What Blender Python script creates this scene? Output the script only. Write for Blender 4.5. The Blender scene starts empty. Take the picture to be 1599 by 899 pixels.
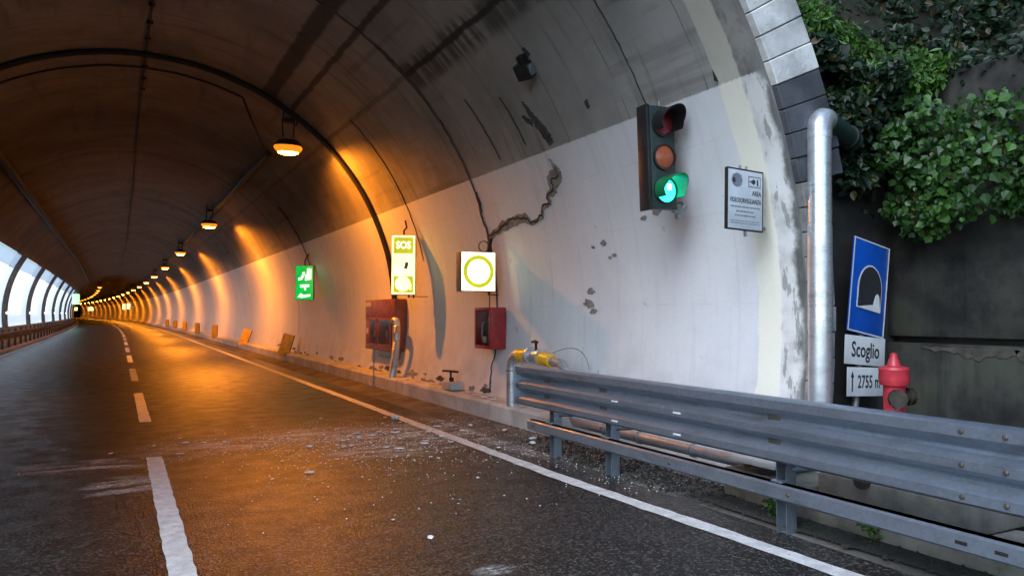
import bpy, bmesh, math, random
from mathutils import Vector, Matrix, Euler
R = math.radians
random.seed(7)
scene = bpy.context.scene
C = scene.collection

# ------------------------------------------------------------------ camera
cam_data = bpy.data.cameras.new('camera')
cam_data.sensor_width = 36.0
cam_data.lens = 26.68
cam_data.clip_start = 0.05
cam_data.clip_end = 2000
cam = bpy.data.objects.new('camera', cam_data)
cam.location = (0, 0, 1.6)
cam.rotation_euler = (R(90 + 1.909), 0, R(-27.397))
C.objects.link(cam)
scene.camera = cam

# ------------------------------------------------------------------ sky, sun, exposure
SUN_EL, SUN_AZ = 42, 240          # azimuth clockwise from +Y: behind the camera, to the left
world = bpy.data.worlds.new('World')
scene.world = world
world.use_nodes = True
wn, wl = world.node_tree.nodes, world.node_tree.links
wn.clear()
sky = wn.new('ShaderNodeTexSky')
sky.sky_type = 'NISHITA'
sky.sun_disc = False
sky.sun_elevation = R(SUN_EL)
sky.sun_rotation = R(SUN_AZ)
sky.air_density = 1.2
sky.dust_density = 0.6
sky.ozone_density = 4.0
hs = wn.new('ShaderNodeHueSaturation')
hs.inputs['Saturation'].default_value = 1.0
bg = wn.new('ShaderNodeBackground')
bg.inputs['Strength'].default_value = 0.15
wo = wn.new('ShaderNodeOutputWorld')
wl.new(sky.outputs[0], hs.inputs['Color'])
wl.new(hs.outputs[0], bg.inputs['Color'])
wl.new(bg.outputs[0], wo.inputs['Surface'])

sd = bpy.data.lights.new('sun', 'SUN')
sd.energy = 1.35
sd.angle = R(40)
sd.color = (0.86, 0.93, 1.0)
so = bpy.data.objects.new('sun', sd)
az = R(SUN_AZ)
sdir = Vector((math.sin(az) * math.cos(R(SUN_EL)), math.cos(az) * math.cos(R(SUN_EL)), math.sin(R(SUN_EL))))
so.rotation_euler = sdir.to_track_quat('Z', 'Y').to_euler()
so.location = (-20, -20, 40)
C.objects.link(so)

vs = scene.view_settings
vs.view_transform = 'Standard'
vs.look = 'None'
vs.exposure = 1.05
vs.gamma = 1.0
vs.use_curve_mapping = False
scene.cycles.use_denoising = True
scene.cycles.max_bounces = 5
scene.cycles.adaptive_threshold = 0.03
scene.cycles.diffuse_bounces = 3
scene.cycles.glossy_bounces = 2
scene.cycles.transmission_bounces = 3
scene.cycles.transparent_max_bounces = 4
scene.cycles.sample_clamp_indirect = 6
scene.cycles.use_light_tree = True

LAMP_E = 120.0        # sodium lens radiance
LAMP_SPOT = 420.0    # sodium spot watts
SIGN_E = 1.25

# ------------------------------------------------------------------ material helpers
class G:
    """tiny node-graph builder"""
    def __init__(self, name):
        self.m = bpy.data.materials.new(name)
        self.m.use_nodes = True
        self.t = self.m.node_tree
        self.n, self.l = self.t.nodes, self.t.links
        self.b = self.n['Principled BSDF']
    def put(self, sock, v):
        if isinstance(v, bpy.types.NodeSocket):
            self.l.new(v, sock)
        elif v is not None:
            try:
                sock.default_value = v
            except Exception:
                sock.default_value = (v, v, v, 1) if not hasattr(v, '__len__') else (*v, 1)[:4]
    def s(self, **k):
        for key, v in k.items():
            nm = {'col': 'Base Color', 'rough': 'Roughness', 'metal': 'Metallic', 'normal': 'Normal', 'spec': 'Specular IOR Level',
                  'ecol': 'Emission Color', 'estr': 'Emission Strength', 'trans': 'Transmission Weight', 'alpha': 'Alpha', 'sub': 'Subsurface Weight', 'coat': 'Coat Weight'}[key]
            if nm in ('Base Color', 'Emission Color') and isinstance(v, tuple):
                v = (*v, 1)[:4]
            self.put(self.b.inputs[nm], v)
        return self.m
    def math(self, op, a, b=0.0, c=None, clamp=False):
        x = self.n.new('ShaderNodeMath'); x.operation = op; x.use_clamp = clamp
        self.put(x.inputs[0], a); self.put(x.inputs[1], b)
        if c is not None: self.put(x.inputs[2], c)
        return x.outputs[0]
    def mix(self, f, a, b):
        x = self.n.new('ShaderNodeMix'); x.data_type = 'RGBA'
        self.put(x.inputs[0], f)
        for i, v in ((6, a), (7, b)):
            self.put(x.inputs[i], (*v, 1)[:4] if isinstance(v, tuple) else v)
        return x.outputs[2]
    def mul(self, a, b):
        x = self.n.new('ShaderNodeMix'); x.data_type = 'RGBA'; x.blend_type = 'MULTIPLY'
        x.inputs[0].default_value = 1.0
        self.put(x.inputs[6], (*a, 1)[:4] if isinstance(a, tuple) else a)
        self.put(x.inputs[7], (*b, 1)[:4] if isinstance(b, tuple) else b)
        return x.outputs[2]
    def noise(self, vec=None, scale=5.0, detail=4.0, rough=0.55, dist=0.0):
        x = self.n.new('ShaderNodeTexNoise')
        x.inputs['Scale'].default_value = scale; x.inputs['Detail'].default_value = detail
        x.inputs['Roughness'].default_value = rough; x.inputs['Distortion'].default_value = dist
        if vec is not None: self.l.new(vec, x.inputs['Vector'])
        return x.outputs['Fac']
    def voro(self, vec=None, scale=5.0, out='Distance', feature='F1'):
        x = self.n.new('ShaderNodeTexVoronoi'); x.feature = feature
        x.inputs['Scale'].default_value = scale
        if vec is not None: self.l.new(vec, x.inputs['Vector'])
        return x.outputs[out]
    def ramp(self, f, a, b, lo=0.0, hi=1.0):
        x = self.n.new('ShaderNodeMapRange'); x.clamp = True; x.interpolation_type = 'SMOOTHSTEP'
        self.put(x.inputs[0], f); x.inputs[1].default_value = a; x.inputs[2].default_value = b
        x.inputs[3].default_value = lo; x.inputs[4].default_value = hi
        return x.outputs[0]
    def pos(self):
        return self.n.new('ShaderNodeNewGeometry').outputs['Position']
    def obj(self):
        return self.n.new('ShaderNodeTexCoord').outputs['Object']
    def uv(self):
        return self.n.new('ShaderNodeTexCoord').outputs['UV']
    def rnd(self):
        return self.n.new('ShaderNodeObjectInfo').outputs['Random']
    def sep(self, v):
        x = self.n.new('ShaderNodeSeparateXYZ'); self.l.new(v, x.inputs[0]); return x.outputs
    def scale(self, v, sx, sy, sz):
        x = self.n.new('ShaderNodeMapping'); x.inputs['Scale'].default_value = (sx, sy, sz)
        self.l.new(v, x.inputs['Vector']); return x.outputs[0]
    def bump(self, hgt, strength=0.3, dist=0.01, normal=None):
        x = self.n.new('ShaderNodeBump'); x.inputs['Strength'].default_value = strength; x.inputs['Distance'].default_value = dist
        self.l.new(hgt, x.inputs['Height'])
        if normal is not None: self.l.new(normal, x.inputs['Normal'])
        return x.outputs[0]

def plain(name, col, rough=0.6, metal=0.0, var=0.25, scale=14.0, bump=0.0, spec=0.5):
    """solid colour with grime variation"""
    g = G(name); o = g.obj()
    n = g.noise(o, scale, 5)
    c = g.mix(g.ramp(n, 0.3, 0.75), tuple(x * (1 - var) for x in col), tuple(min(1, x * (1 + var * 0.5)) for x in col))
    r = g.ramp(g.noise(o, scale * 2.3, 3), 0.2, 0.8, max(0.05, rough - 0.1), min(1, rough + 0.1))
    if bump:
        g.s(normal=g.bump(g.noise(o, scale * 4, 4), bump, 0.004))
    return g.s(col=c, rough=r, metal=metal, spec=spec)

def emit(name, col, strength):
    g = G(name)
    if strength < 2:                 # light box: uneven tubes, dusty cover
        o = g.obj()
        v = g.math('MULTIPLY', g.ramp(g.noise(o, 4.0, 3), 0.3, 0.7, 0.72, 1.1), g.ramp(g.noise(o, 38, 4, 0.7), 0.35, 0.7, 1.0, 0.8))
        strength = g.math('MULTIPLY', v, strength)
    return g.s(col=tuple(min(0.8, x) for x in col), rough=0.4, ecol=col, estr=strength)

M = {}
# --- tunnel lining: white paint up to a line, bare sooty concrete above
def lining_material():
    g = G('lining')
    p = g.pos(); X, Y, Z = g.sep(p)
    U, V, _ = g.sep(g.uv())            # U = degrees along the arch, V = metres along the axis
    uvm = g.n.new('ShaderNodeCombineXYZ')
    g.put(uvm.inputs[0], g.math('MULTIPLY', U, 0.0859)); g.put(uvm.inputs[1], V)
    uvv = uvm.outputs[0]
    n_big = g.noise(uvv, 0.55, 5, 0.6)
    n_mid = g.noise(uvv, 2.6, 6, 0.62)
    n_fin = g.noise(uvv, 22, 4, 0.6)
    drip = g.noise(g.scale(uvv, 0.22, 3.2, 1), 1.6, 5, 0.65)       # runs down the arch
    drip2 = g.noise(g.scale(uvv, 0.10, 9.0, 1), 1.0, 3, 0.5)
    smear = g.noise(g.scale(uvv, 3.5, 0.25, 1), 1.1, 4, 0.55)      # board marks along the axis
    conc = g.mix(g.ramp(n_big, 0.3, 0.7), (0.21, 0.205, 0.19), (0.36, 0.35, 0.335))
    conc = g.mix(g.ramp(n_mid, 0.45, 0.8, 0, 0.55), conc, (0.38, 0.375, 0.36))
    conc = g.mix(g.ramp(drip, 0.54, 0.74, 0, 0.6), conc, (0.075, 0.072, 0.066))
    conc = g.mix(g.ramp(smear, 0.56, 0.7, 0, 0.4), conc, (0.10, 0.095, 0.085))
    # soot deeper in and at the crown, darkened further to hold back lamplight
    deep = g.math('MULTIPLY', g.ramp(Y, 9.5, 24, 0.0, 1.0), g.ramp(Z, 3.4, 4.6))
    conc = g.mix(deep, conc, g.mul(conc, (0.38, 0.32, 0.275)))
    # two dark longitudinal runs where trays were taken down, and a construction joint
    def band(a, w, soft):
        d = g.math('ABSOLUTE', g.math('SUBTRACT', g.math('ADD', U, g.math('MULTIPLY', g.math('SUBTRACT', n_mid, 0.5), 1.3)), a))
        return g.ramp(d, w, w + soft, 1, 0)
    near = g.ramp(Y, 15.6, 15.7, 1, 0)
    b1 = g.math('MULTIPLY', g.math('MULTIPLY', band(63.6, 1.2, 0.9), near), 0.8)
    b2 = g.math('MULTIPLY', g.math('MULTIPLY', band(57.5, 0.35, 0.5), near), 0.8)
    b3 = g.math('MULTIPLY', band(46.7, 0.25, 0.5), g.ramp(Y, 10.7, 10.9, 0.95, 0.4))
    b3b = g.math('MULTIPLY', g.math('MULTIPLY', band(46.0, 1.4, 2.4), g.ramp(Y, 10.7, 10.9, 0.75, 0.0)), g.ramp(drip, 0.3, 0.55))
    for b in (b1, b2, b3, b3b):
        conc = g.mix(b, conc, (0.032, 0.030, 0.028))
    # faint shutter lines across the arch
    fr = g.math('ABSOLUTE', g.math('SUBTRACT', g.math('FRACT', g.math('DIVIDE', g.math('ADD', Y, g.math('MULTIPLY', n_big, 0.15)), 1.22)), 0.5))
    conc = g.mix(g.math('MULTIPLY', g.ramp(fr, 0.0, 0.012, 1, 0), g.ramp(n_mid, 0.35, 0.6, 0, 0.7)), conc, (0.06, 0.057, 0.052))
    # white paint
    white = g.mix(g.ramp(n_big, 0.3, 0.75), (0.66, 0.68, 0.71), (0.76, 0.775, 0.80))
    white = g.mix(g.ramp(drip, 0.52, 0.8, 0, 0.42), white, (0.38, 0.385, 0.39))
    white = g.mix(g.ramp(drip2, 0.56, 0.76, 0, 0.22), white, (0.40, 0.39, 0.37))
    speck = g.math('MULTIPLY', g.ramp(g.noise(uvv, 3.1, 7, 0.7), 0.63, 0.70), g.ramp(Y, 12, 20, 1, 0.4))
    white = g.mix(g.math('MULTIPLY', speck, 0.6), white, (0.27, 0.26, 0.25))
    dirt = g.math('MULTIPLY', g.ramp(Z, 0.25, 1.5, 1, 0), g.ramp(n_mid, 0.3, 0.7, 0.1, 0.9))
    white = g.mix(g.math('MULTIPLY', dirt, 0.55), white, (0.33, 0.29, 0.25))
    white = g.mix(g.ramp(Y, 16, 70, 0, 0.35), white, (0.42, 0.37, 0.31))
    for zl in (1.72, 2.61, 3.28):
        dl = g.math('ABSOLUTE', g.math('SUBTRACT', g.math('ADD', Z, g.math('MULTIPLY', n_big, 0.05)), zl))
        white = g.mix(g.math('MULTIPLY', g.ramp(dl, 0.0, 0.012, 1, 0), g.ramp(n_mid, 0.4, 0.62, 0, 0.2)), white, (0.40, 0.40, 0.40))
    line = g.math('ADD', Z, g.math('MULTIPLY', g.math('SUBTRACT', n_fin, 0.5), 0.035))
    paint = g.ramp(line, 3.68, 3.70, 1, 0)
    col = g.mix(paint, conc, white)
    # portal edge: an ochre-white band, then weathered, algae-stained concrete to the arris
    edge = g.math('ADD', Y, g.math('MULTIPLY', g.math('SUBTRACT', n_mid, 0.5), 0.10))
    edge2 = g.math('ADD', Y, g.math('MULTIPLY', g.math('SUBTRACT', n_mid, 0.5), 0.35))
    bandc = g.mix(paint, g.mix(n_mid, (0.40, 0.385, 0.33), (0.52, 0.50, 0.44)), (0.80, 0.78, 0.68))
    col = g.mix(g.ramp(edge, 5.26, 5.28, 1, 0), col, bandc)
    weath = g.mix(paint, g.mix(g.ramp(n_mid, 0.35, 0.65), (0.13, 0.125, 0.12), (0.30, 0.29, 0.27)), g.mix(g.ramp(n_mid, 0.3, 0.6), (0.5, 0.5, 0.49), (0.70, 0.70, 0.69)))
    col = g.mix(g.ramp(edge, 4.97, 5.0, 1, 0), col, weath)
    col = g.mix(g.ramp(edge2, 4.74, 4.84, 0.9, 0), col, g.mix(g.ramp(drip, 0.4, 0.6), (0.24, 0.24, 0.235), (0.055, 0.058, 0.055)))
    peel = g.math('MULTIPLY', g.ramp(g.noise(g.scale(uvv, 1.2, 4, 1), 2.2, 6, 0.65), 0.56, 0.6), g.ramp(Y, 4.95, 5.02, 1, 0.06))
    col = g.mix(g.math('MULTIPLY', peel, 0.65), col, (0.17, 0.17, 0.165))
    rough = g.mix(paint, (0.9, 0.9, 0.9), (0.55, 0.55, 0.55))
    h = g.math('ADD', g.math('MULTIPLY', n_fin, 0.4), n_mid)
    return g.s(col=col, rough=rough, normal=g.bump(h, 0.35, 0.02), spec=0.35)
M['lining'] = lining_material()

def asphalt_material():
    g = G('asphalt')
    p = g.pos(); X, Y, Z = g.sep(p)
    agg = g.voro(p, 62, 'Distance')
    aggc = g.voro(p, 62, 'Color')
    n1 = g.noise(p, 0.35, 5, 0.6); n2 = g.noise(p, 3.0, 6, 0.6); n3 = g.noise(p, 160, 3, 0.6)
    lane = g.noise(g.scale(p, 1.3, 0.05, 1), 1.0, 4, 0.55)
    base = g.mix(g.ramp(n3, 0.3, 0.7), (0.0045, 0.0043, 0.0042), (0.022, 0.0205, 0.019))
    av = g.sep(aggc)[0]
    base = g.mix(g.ramp(av, 0.72, 0.95, 0, 0.85), base, (0.105, 0.098, 0.088))
    base = g.mix(g.ramp(lane, 0.45, 0.7, 0, 0.35), base, g.mul(base, (1.7, 1.65, 1.6)))
    base = g.mix(g.ramp(n1, 0.42, 0.66, 0, 0.8), base, g.mul(base, (0.5, 0.48, 0.48)))
    # pale dust ground into the surface by the wheels where the plaster came down
    def blob(cx, cy, rx, ry):
        a = g.math('DIVIDE', g.math('SUBTRACT', X, cx), rx); b = g.math('DIVIDE', g.math('SUBTRACT', Y, cy), ry)
        d = g.math('ADD', g.math('MULTIPLY', a, a), g.math('MULTIPLY', b, b))
        return g.ramp(d, 0.0, 1.0, 1, 0)
    streak = g.noise(g.scale(p, 1.5, 5.0, 1), 1.1, 6, 0.68)
    fine = g.noise(p, 26, 4, 0.7)
    tot = None
    for b in ((1.15, 9.85, 1.3, 0.55), (2.2, 10.2, 1.3, 0.7), (3.3, 9.7, 1.4, 1.1), (0.05, 8.0, 0.45, 0.55), (2.12, 4.3, 0.2, 0.12), (2.9, 8.6, 1.0, 0.5), (-0.2, 9.2, 0.9, 0.5), (4.4, 9.2, 0.5, 2.6)):
        f = blob(*b); tot = f if tot is None else g.math('MAXIMUM', tot, f)
    m1 = g.math('MULTIPLY', tot, g.ramp(streak, 0.42, 0.60))
    m2 = g.math('MULTIPLY', g.ramp(fine, 0.42, 0.66), m1)
    dust = g.math('ADD', g.math('MULTIPLY', m1, 0.30), g.math('MULTIPLY', m2, 0.8), clamp=True)
    col = g.mix(dust, base, (0.60, 0.58, 0.55))
    rough = g.math('ADD', g.ramp(n2, 0.25, 0.75, 0.30, 0.46), g.math('MULTIPLY', dust, 0.3))
    h = g.math('ADD', g.math('MULTIPLY', agg, 1.0), g.math('MULTIPLY', n3, 0.5))
    return g.s(col=col, rough=rough, normal=g.bump(h, 0.38, 0.008), spec=0.3)
M['asphalt'] = asphalt_material()

def worn_paint(name, c1, c2):
    g = G(name); p = g.pos()
    n = g.noise(p, 7, 6, 0.65); f = g.noise(p, 140, 3, 0.6); wr = g.noise(p, 16, 6, 0.75)
    col = g.mix(g.ramp(n, 0.35, 0.7), c1, c2)
    col = g.mix(g.ramp(f, 0.56, 0.70, 0, 0.7), col, (0.14, 0.135, 0.13))
    col = g.mix(g.ramp(wr, 0.60, 0.68, 0, 0.75), col, (0.06, 0.057, 0.054))
    return g.s(col=col, rough=0.6, normal=g.bump(f, 0.3, 0.003))
M['marking'] = worn_paint('road_marking_paint', (0.50, 0.50, 0.48), (0.72, 0.72, 0.70))

def concrete(name, dark, light, scale=2.5, stain=0.5, moss=0.0, bump=0.4):
    g = G(name); p = g.pos(); Z = g.sep(p)[2]
    n = g.noise(p, scale, 7, 0.62); f = g.noise(p, scale * 12, 4, 0.6)
    d = g.noise(g.scale(p, 3.2, 3.2, 0.35), 1.3, 5, 0.6)
    col = g.mix(g.ramp(n, 0.3, 0.72), dark, light)
    col = g.mix(g.ramp(d, 0.5, 0.75, 0, stain), col, tuple(x * 0.35 for x in dark))
    if moss:
        col = g.mix(g.math('MULTIPLY', g.ramp(g.noise(p, 1.6, 5, 0.7), 0.5, 0.66), moss), col, (0.035, 0.05, 0.02))
    return g.s(col=col, rough=0.9, normal=g.bump(g.math('ADD', n, g.math('MULTIPLY', f, 0.4)), bump, 0.015), spec=0.3)
M['kerb'] = concrete('kerb_concrete', (0.40, 0.38, 0.36), (0.60, 0.585, 0.565), 2.2, 0.4)
M['gutter'] = concrete('gutter_dirt', (0.06, 0.055, 0.047), (0.17, 0.155, 0.135), 1.7, 0.45, 0.0, 0.7)
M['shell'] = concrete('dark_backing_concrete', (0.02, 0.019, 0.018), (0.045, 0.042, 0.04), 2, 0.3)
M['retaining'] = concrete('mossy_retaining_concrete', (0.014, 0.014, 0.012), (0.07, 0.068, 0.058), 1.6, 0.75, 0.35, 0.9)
M['eroded'] = concrete('eroded_concrete', (0.04, 0.037, 0.03), (0.10, 0.09, 0.07), 5, 0.4, 0.2, 0.8)
M['plinth'] = concrete('mossy_plinth_concrete', (0.11, 0.105, 0.09), (0.23, 0.22, 0.19), 2.6, 0.6, 0.5, 0.7)
M['dirt'] = concrete('ground_dirt', (0.022, 0.02, 0.016), (0.06, 0.055, 0.045), 1.2, 0.4, 0.4, 0.9)
M['soil'] = concrete('hillside_soil', (0.010, 0.011, 0.007), (0.03, 0.03, 0.02), 0.9, 0.5, 0.8, 1.0)
M['spall'] = concrete('bare_spalled_concrete', (0.17, 0.16, 0.145), (0.34, 0.325, 0.295), 9, 0.5, 0, 1.0)
M['crack'] = plain('crack_dark', (0.035, 0.033, 0.03), 0.95, 0, 0.4, 20)
M['soot'] = plain('sooty_stain', (0.075, 0.072, 0.068), 0.95, 0, 0.5, 9)
M['plaster'] = plain('broken_plaster', (0.76, 0.74, 0.70), 0.85, 0, 0.3, 22, 0.5)

def stone_material(name, dark, light):
    g = G(name); o = g.pos(); r = g.rnd()
    n = g.noise(o, 3.2, 6, 0.62); n2 = g.noise(o, 1.1, 4, 0.6)
    col = g.mix(g.ramp(n, 0.32, 0.68), dark, light)
    col = g.mix(g.ramp(n2, 0.44, 0.62, 0, 0.75), col, tuple(x * 0.55 for x in dark))
    col = g.mix(g.math('MULTIPLY', r, 0.3), col, tuple(x * 0.55 for x in light))
    return g.s(col=col, rough=0.85, normal=g.bump(g.noise(o, 30, 5, 0.6), 0.5, 0.01), spec=0.3)
M['stone_white'] = stone_material('whitewashed_stone', (0.45, 0.45, 0.435), (0.76, 0.755, 0.73))
M['stone_dark'] = stone_material('dark_painted_stone', (0.055, 0.06, 0.07), (0.10, 0.105, 0.118))
M['stone_dirty'] = stone_material('dirty_stone', (0.16, 0.16, 0.155), (0.36, 0.355, 0.34))

def galv(name, base, rough):
    g = G(name); o = g.pos()
    sp = g.voro(o, 46, 'Color'); n = g.noise(o, 3.0, 5, 0.6); f = g.noise(g.scale(o, 1, 1, 6), 2.0, 4)
    v = g.sep(sp)[0]
    col = g.mix(v, tuple(x * 0.86 for x in base), base)
    col = g.mix(g.ramp(n, 0.45, 0.75, 0, 0.5), col, tuple(x * 0.55 for x in base))
    col = g.mix(g.ramp(f, 0.58, 0.75, 0, 0.45), col, (0.13, 0.11, 0.09))
    col = g.mix(g.ramp(g.noise(g.scale(o, 1, 0.5, 5), 1.2, 5, 0.7), 0.5, 0.72, 0, 0.55), col, tuple(x * 0.45 for x in base))
    return g.s(col=col, metal=0.75, rough=g.ramp(n, 0.3, 0.7, rough, rough + 0.18))
M['galv'] = galv('galvanised_steel', (0.30, 0.345, 0.41), 0.36)
M['galv_old'] = galv('dull_galvanised_steel', (0.16, 0.13, 0.115), 0.55)
M['duct'] = galv('bright_sheet_metal', (0.82, 0.84, 0.87), 0.24)
M['steel_pipe'] = galv('steel_pipe', (0.62, 0.64, 0.67), 0.30)
M['red'] = plain('red_enamel', (0.33, 0.022, 0.022), 0.38, 0, 0.25, 7)
M['red_old'] = plain('faded_red_enamel', (0.25, 0.075, 0.045), 0.5, 0, 0.3, 5)
M['hydrant'] = plain('hydrant_red', (0.50, 0.035, 0.05), 0.36, 0, 0.2, 9)
M['brass'] = plain('dull_bronze', (0.07, 0.06, 0.045), 0.55, 0.6, 0.4, 12)
M['black'] = plain('black_plastic', (0.018, 0.018, 0.019), 0.45, 0, 0.3, 9)
M['black_iron'] = plain('black_iron', (0.022, 0.02, 0.018), 0.6, 0.3, 0.4, 9)
M['tl_green'] = plain('dark_green_housing', (0.022, 0.042, 0.038), 0.42, 0, 0.3, 6)
M['cable'] = plain('black_cable', (0.014, 0.012, 0.011), 0.7, 0, 0.4, 12)
M['housing'] = plain('lamp_housing', (0.09, 0.085, 0.08), 0.5, 0.5, 0.3, 8)
M['grey_metal'] = plain('grey_metal', (0.30, 0.30, 0.29), 0.45, 0.5, 0.3, 10)
M['sign_side'] = plain('brown_grey_sign_casing', (0.20, 0.165, 0.14), 0.5, 0.2, 0.3, 10)
M['blue'] = plain('sign_blue', (0.006, 0.085, 0.46), 0.35, 0, 0.12, 5)
M['white_sign'] = plain('sign_white', (0.70, 0.72, 0.73), 0.4, 0, 0.12, 6)
M['grey_sign'] = plain('weathered_sign_white', (0.52, 0.56, 0.60), 0.45, 0, 0.14, 6)
M['print'] = plain('sign_print_black', (0.03, 0.03, 0.035), 0.5, 0, 0.2, 12)
M['print_grey'] = plain('sign_print_grey', (0.20, 0.22, 0.26), 0.5, 0, 0.2, 12)
M['yellow'] = plain('yellow_plate', (0.80, 0.50, 0.03), 0.5, 0, 0.3, 7)
M['yellow_wrap'] = plain('yellow_wrap', (0.80, 0.46, 0.03), 0.28, 0, 0.25, 14)
M['extinguisher'] = plain('extinguisher_red', (0.42, 0.03, 0.02), 0.35, 0, 0.3, 9)
M['label_white'] = plain('paper_label', (0.62, 0.58, 0.52), 0.6, 0, 0.3, 14)
M['inside'] = plain('cabinet_inside', (0.16, 0.06, 0.045), 0.7, 0, 0.4, 6)
M['bark'] = plain('bark', (0.035, 0.026, 0.018), 0.9, 0, 0.5, 8, 0.6)
gg = G('dusty_glass')
M['glass'] = gg.s(col=(0.9, 0.88, 0.85), rough=0.12, trans=1.0, spec=0.5)
gg.b.inputs['IOR'].default_value = 1.1
# translucent side panels of the gallery, lit by the daylight outside
def panel_material(name, col, clear=0.45):
    g = G(name); g.n.remove(g.b)
    tr = g.n.new('ShaderNodeBsdfTranslucent'); df = g.n.new('ShaderNodeBsdfDiffuse'); mx = g.n.new('ShaderNodeMixShader')
    n = g.noise(g.pos(), 0.8, 4, 0.6)
    c = g.mix(g.ramp(n, 0.3, 0.7, 0, 0.5), col, tuple(x * 0.95 for x in col))
    g.put(tr.inputs['Color'], c); g.put(df.inputs['Color'], c)
    mx.inputs[0].default_value = 0.1
    g.l.new(tr.outputs[0], mx.inputs[1]); g.l.new(df.outputs[0], mx.inputs[2])
    tp = g.n.new('ShaderNodeBsdfTransparent'); g.put(tp.inputs['Color'], c); m2 = g.n.new('ShaderNodeMixShader'); m2.inputs[0].default_value = clear
    g.l.new(mx.outputs[0], m2.inputs[1]); g.l.new(tp.outputs[0], m2.inputs[2])
    g.l.new(m2.outputs[0], g.n['Material Output'].inputs['Surface'])
    return g.m
M['panel'] = panel_material('translucent_panel', (0.98, 0.98, 0.97))
M['panel_grey'] = panel_material('grey_translucent_panel', (0.66, 0.70, 0.74))  # upper panels in a greyer tone

SOD = (1.0, 0.27, 0.015)
M['lens'] = emit('sodium_lens', (1.0, 0.30, 0.018), LAMP_E)
M['lens_halo'] = emit('sodium_lens_halo', (1.0, 0.24, 0.01), 0.75)
M['lens_far'] = emit('sodium_lens_warm', (1.0, 0.46, 0.04), 5)
M['lit_white'] = emit('lit_sign_white', (1.0, 0.97, 0.66), SIGN_E)
M['lit_warm'] = emit('lit_sign_warm', (1.0, 0.88, 0.32), SIGN_E)
M['lit_olive'] = emit('lit_sign_olive', (0.52, 0.50, 0.01), 0.55)
M['lit_green'] = emit('lit_sign_green', (0.0, 0.36, 0.045), 0.75)
M['lit_greenwhite'] = emit('lit_sign_green_white', (0.6, 1.0, 0.65), 1.2)
M['lit_palegreen'] = emit('lit_sign_pale_green', (0.38, 1.0, 0.42), 0.9)
M['tl_on'] = emit('green_signal_lens', (0.02, 0.85, 0.60), 2.6)
M['tl_red'] = plain('red_signal_lens', (0.20, 0.02, 0.03), 0.2, 0, 0.15, 5)
M['tl_amber'] = plain('amber_signal_lens', (0.32, 0.075, 0.03), 0.22, 0, 0.15, 5)
M['marker_on'] = emit('marker_light', (1.0, 0.85, 0.62), 2)

def leaf_material(name, c1, c2, c3):
    g = G(name); g.n.remove(g.b)
    r = g.n.new('ShaderNodeNewGeometry').outputs['Random Per Island']
    ob = g.rnd()
    v = g.math('POWER', g.math('FRACT', g.math('ADD', r, ob)), 1.7)
    n = g.noise(g.pos(), 1.4, 3)
    c = g.mix(v, c1, c2); c = g.mix(g.ramp(n, 0.45, 0.7), c, c3); c = g.mix(g.math('GREATER_THAN', r, 0.965), c, (0.11, 0.085, 0.03))
    pb = g.n.new('ShaderNodeBsdfPrincipled'); g.put(pb.inputs['Base Color'], c); pb.inputs['Roughness'].default_value = 0.45
    tr = g.n.new('ShaderNodeBsdfTranslucent'); g.put(tr.inputs['Color'], g.mul(c, (1.3, 1.5, 0.5)))
    mx = g.n.new('ShaderNodeMixShader'); mx.inputs[0].default_value = 0.28
    g.l.new(pb.outputs[0], mx.inputs[1]); g.l.new(tr.outputs[0], mx.inputs[2])
    g.l.new(mx.outputs[0], g.n['Material Output'].inputs['Surface'])
    return g.m
M['leaf'] = leaf_material('vine_leaf', (0.011, 0.04, 0.006), (0.068, 0.175, 0.027), (0.022, 0.075, 0.011))
M['leaf_bright'] = leaf_material('fern_leaf', (0.02, 0.065, 0.006), (0.075, 0.19, 0.012), (0.04, 0.12, 0.01))
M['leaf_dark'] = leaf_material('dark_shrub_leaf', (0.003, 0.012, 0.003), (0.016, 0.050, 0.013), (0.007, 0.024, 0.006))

# ------------------------------------------------------------------ mesh helpers
def obj(name, bm, mat, parent=None, loc=None, rot=None, smooth=False):
    me = bpy.data.meshes.new(name)
    bm.to_mesh(me); bm.free()
    me.set_sharp_from_angle(angle=R(38))
    return mobj(name, me, mat, parent, loc, rot, smooth)

def split_obj(name, bm, mat, parent=None):
    """one object for each loose piece of the bmesh"""
    bm.verts.ensure_lookup_table(); seen = set()
    for v0 in bm.verts:
        if v0.index in seen: continue
        stack = [v0]; isl = set()
        while stack:
            v = stack.pop()
            if v.index in isl: continue
            isl.add(v.index); stack += [e.other_vert(v) for e in v.link_edges]
        seen |= isl
        b2 = bmesh.new(); mp = {i: b2.verts.new(bm.verts[i].co) for i in sorted(isl)}
        for f in bm.faces:
            if f.verts[0].index in isl:
                b2.faces.new([mp[v.index] for v in f.verts]).smooth = f.smooth
        obj(name, b2, mat, parent)
    bm.free()

def mobj(name, me, mat, parent=None, loc=None, rot=None, smooth=False):
    if mat is not None and not me.materials:
        me.materials.append(M[mat] if isinstance(mat, str) else mat)
    if smooth:
        for p in me.polygons: p.use_smooth = True
    o = bpy.data.objects.new(name, me)
    C.objects.link(o)
    if parent is not None: o.parent = parent
    if loc is not None: o.location = loc
    if rot is not None: o.rotation_euler = rot
    return o

def tag(o, label=None, cat=None, group=None, kind=None):
    if label: o['label'] = label
    if cat: o['category'] = cat
    if group: o['group'] = group
    if kind: o['kind'] = kind
    return o

def thing(name, label, cat, loc=(0, 0, 0), rot=(0, 0, 0), group=None):
    o = bpy.data.objects.new(name, None)
    o.empty_display_size = 0.2
    C.objects.link(o); o.location = loc; o.rotation_euler = rot
    return tag(o, label, cat, group)

def copy_tree(o, parent=None):
    c = o.copy(); C.objects.link(c); c.parent = parent
    for ch in o.children: copy_tree(ch, c)
    return c

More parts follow.
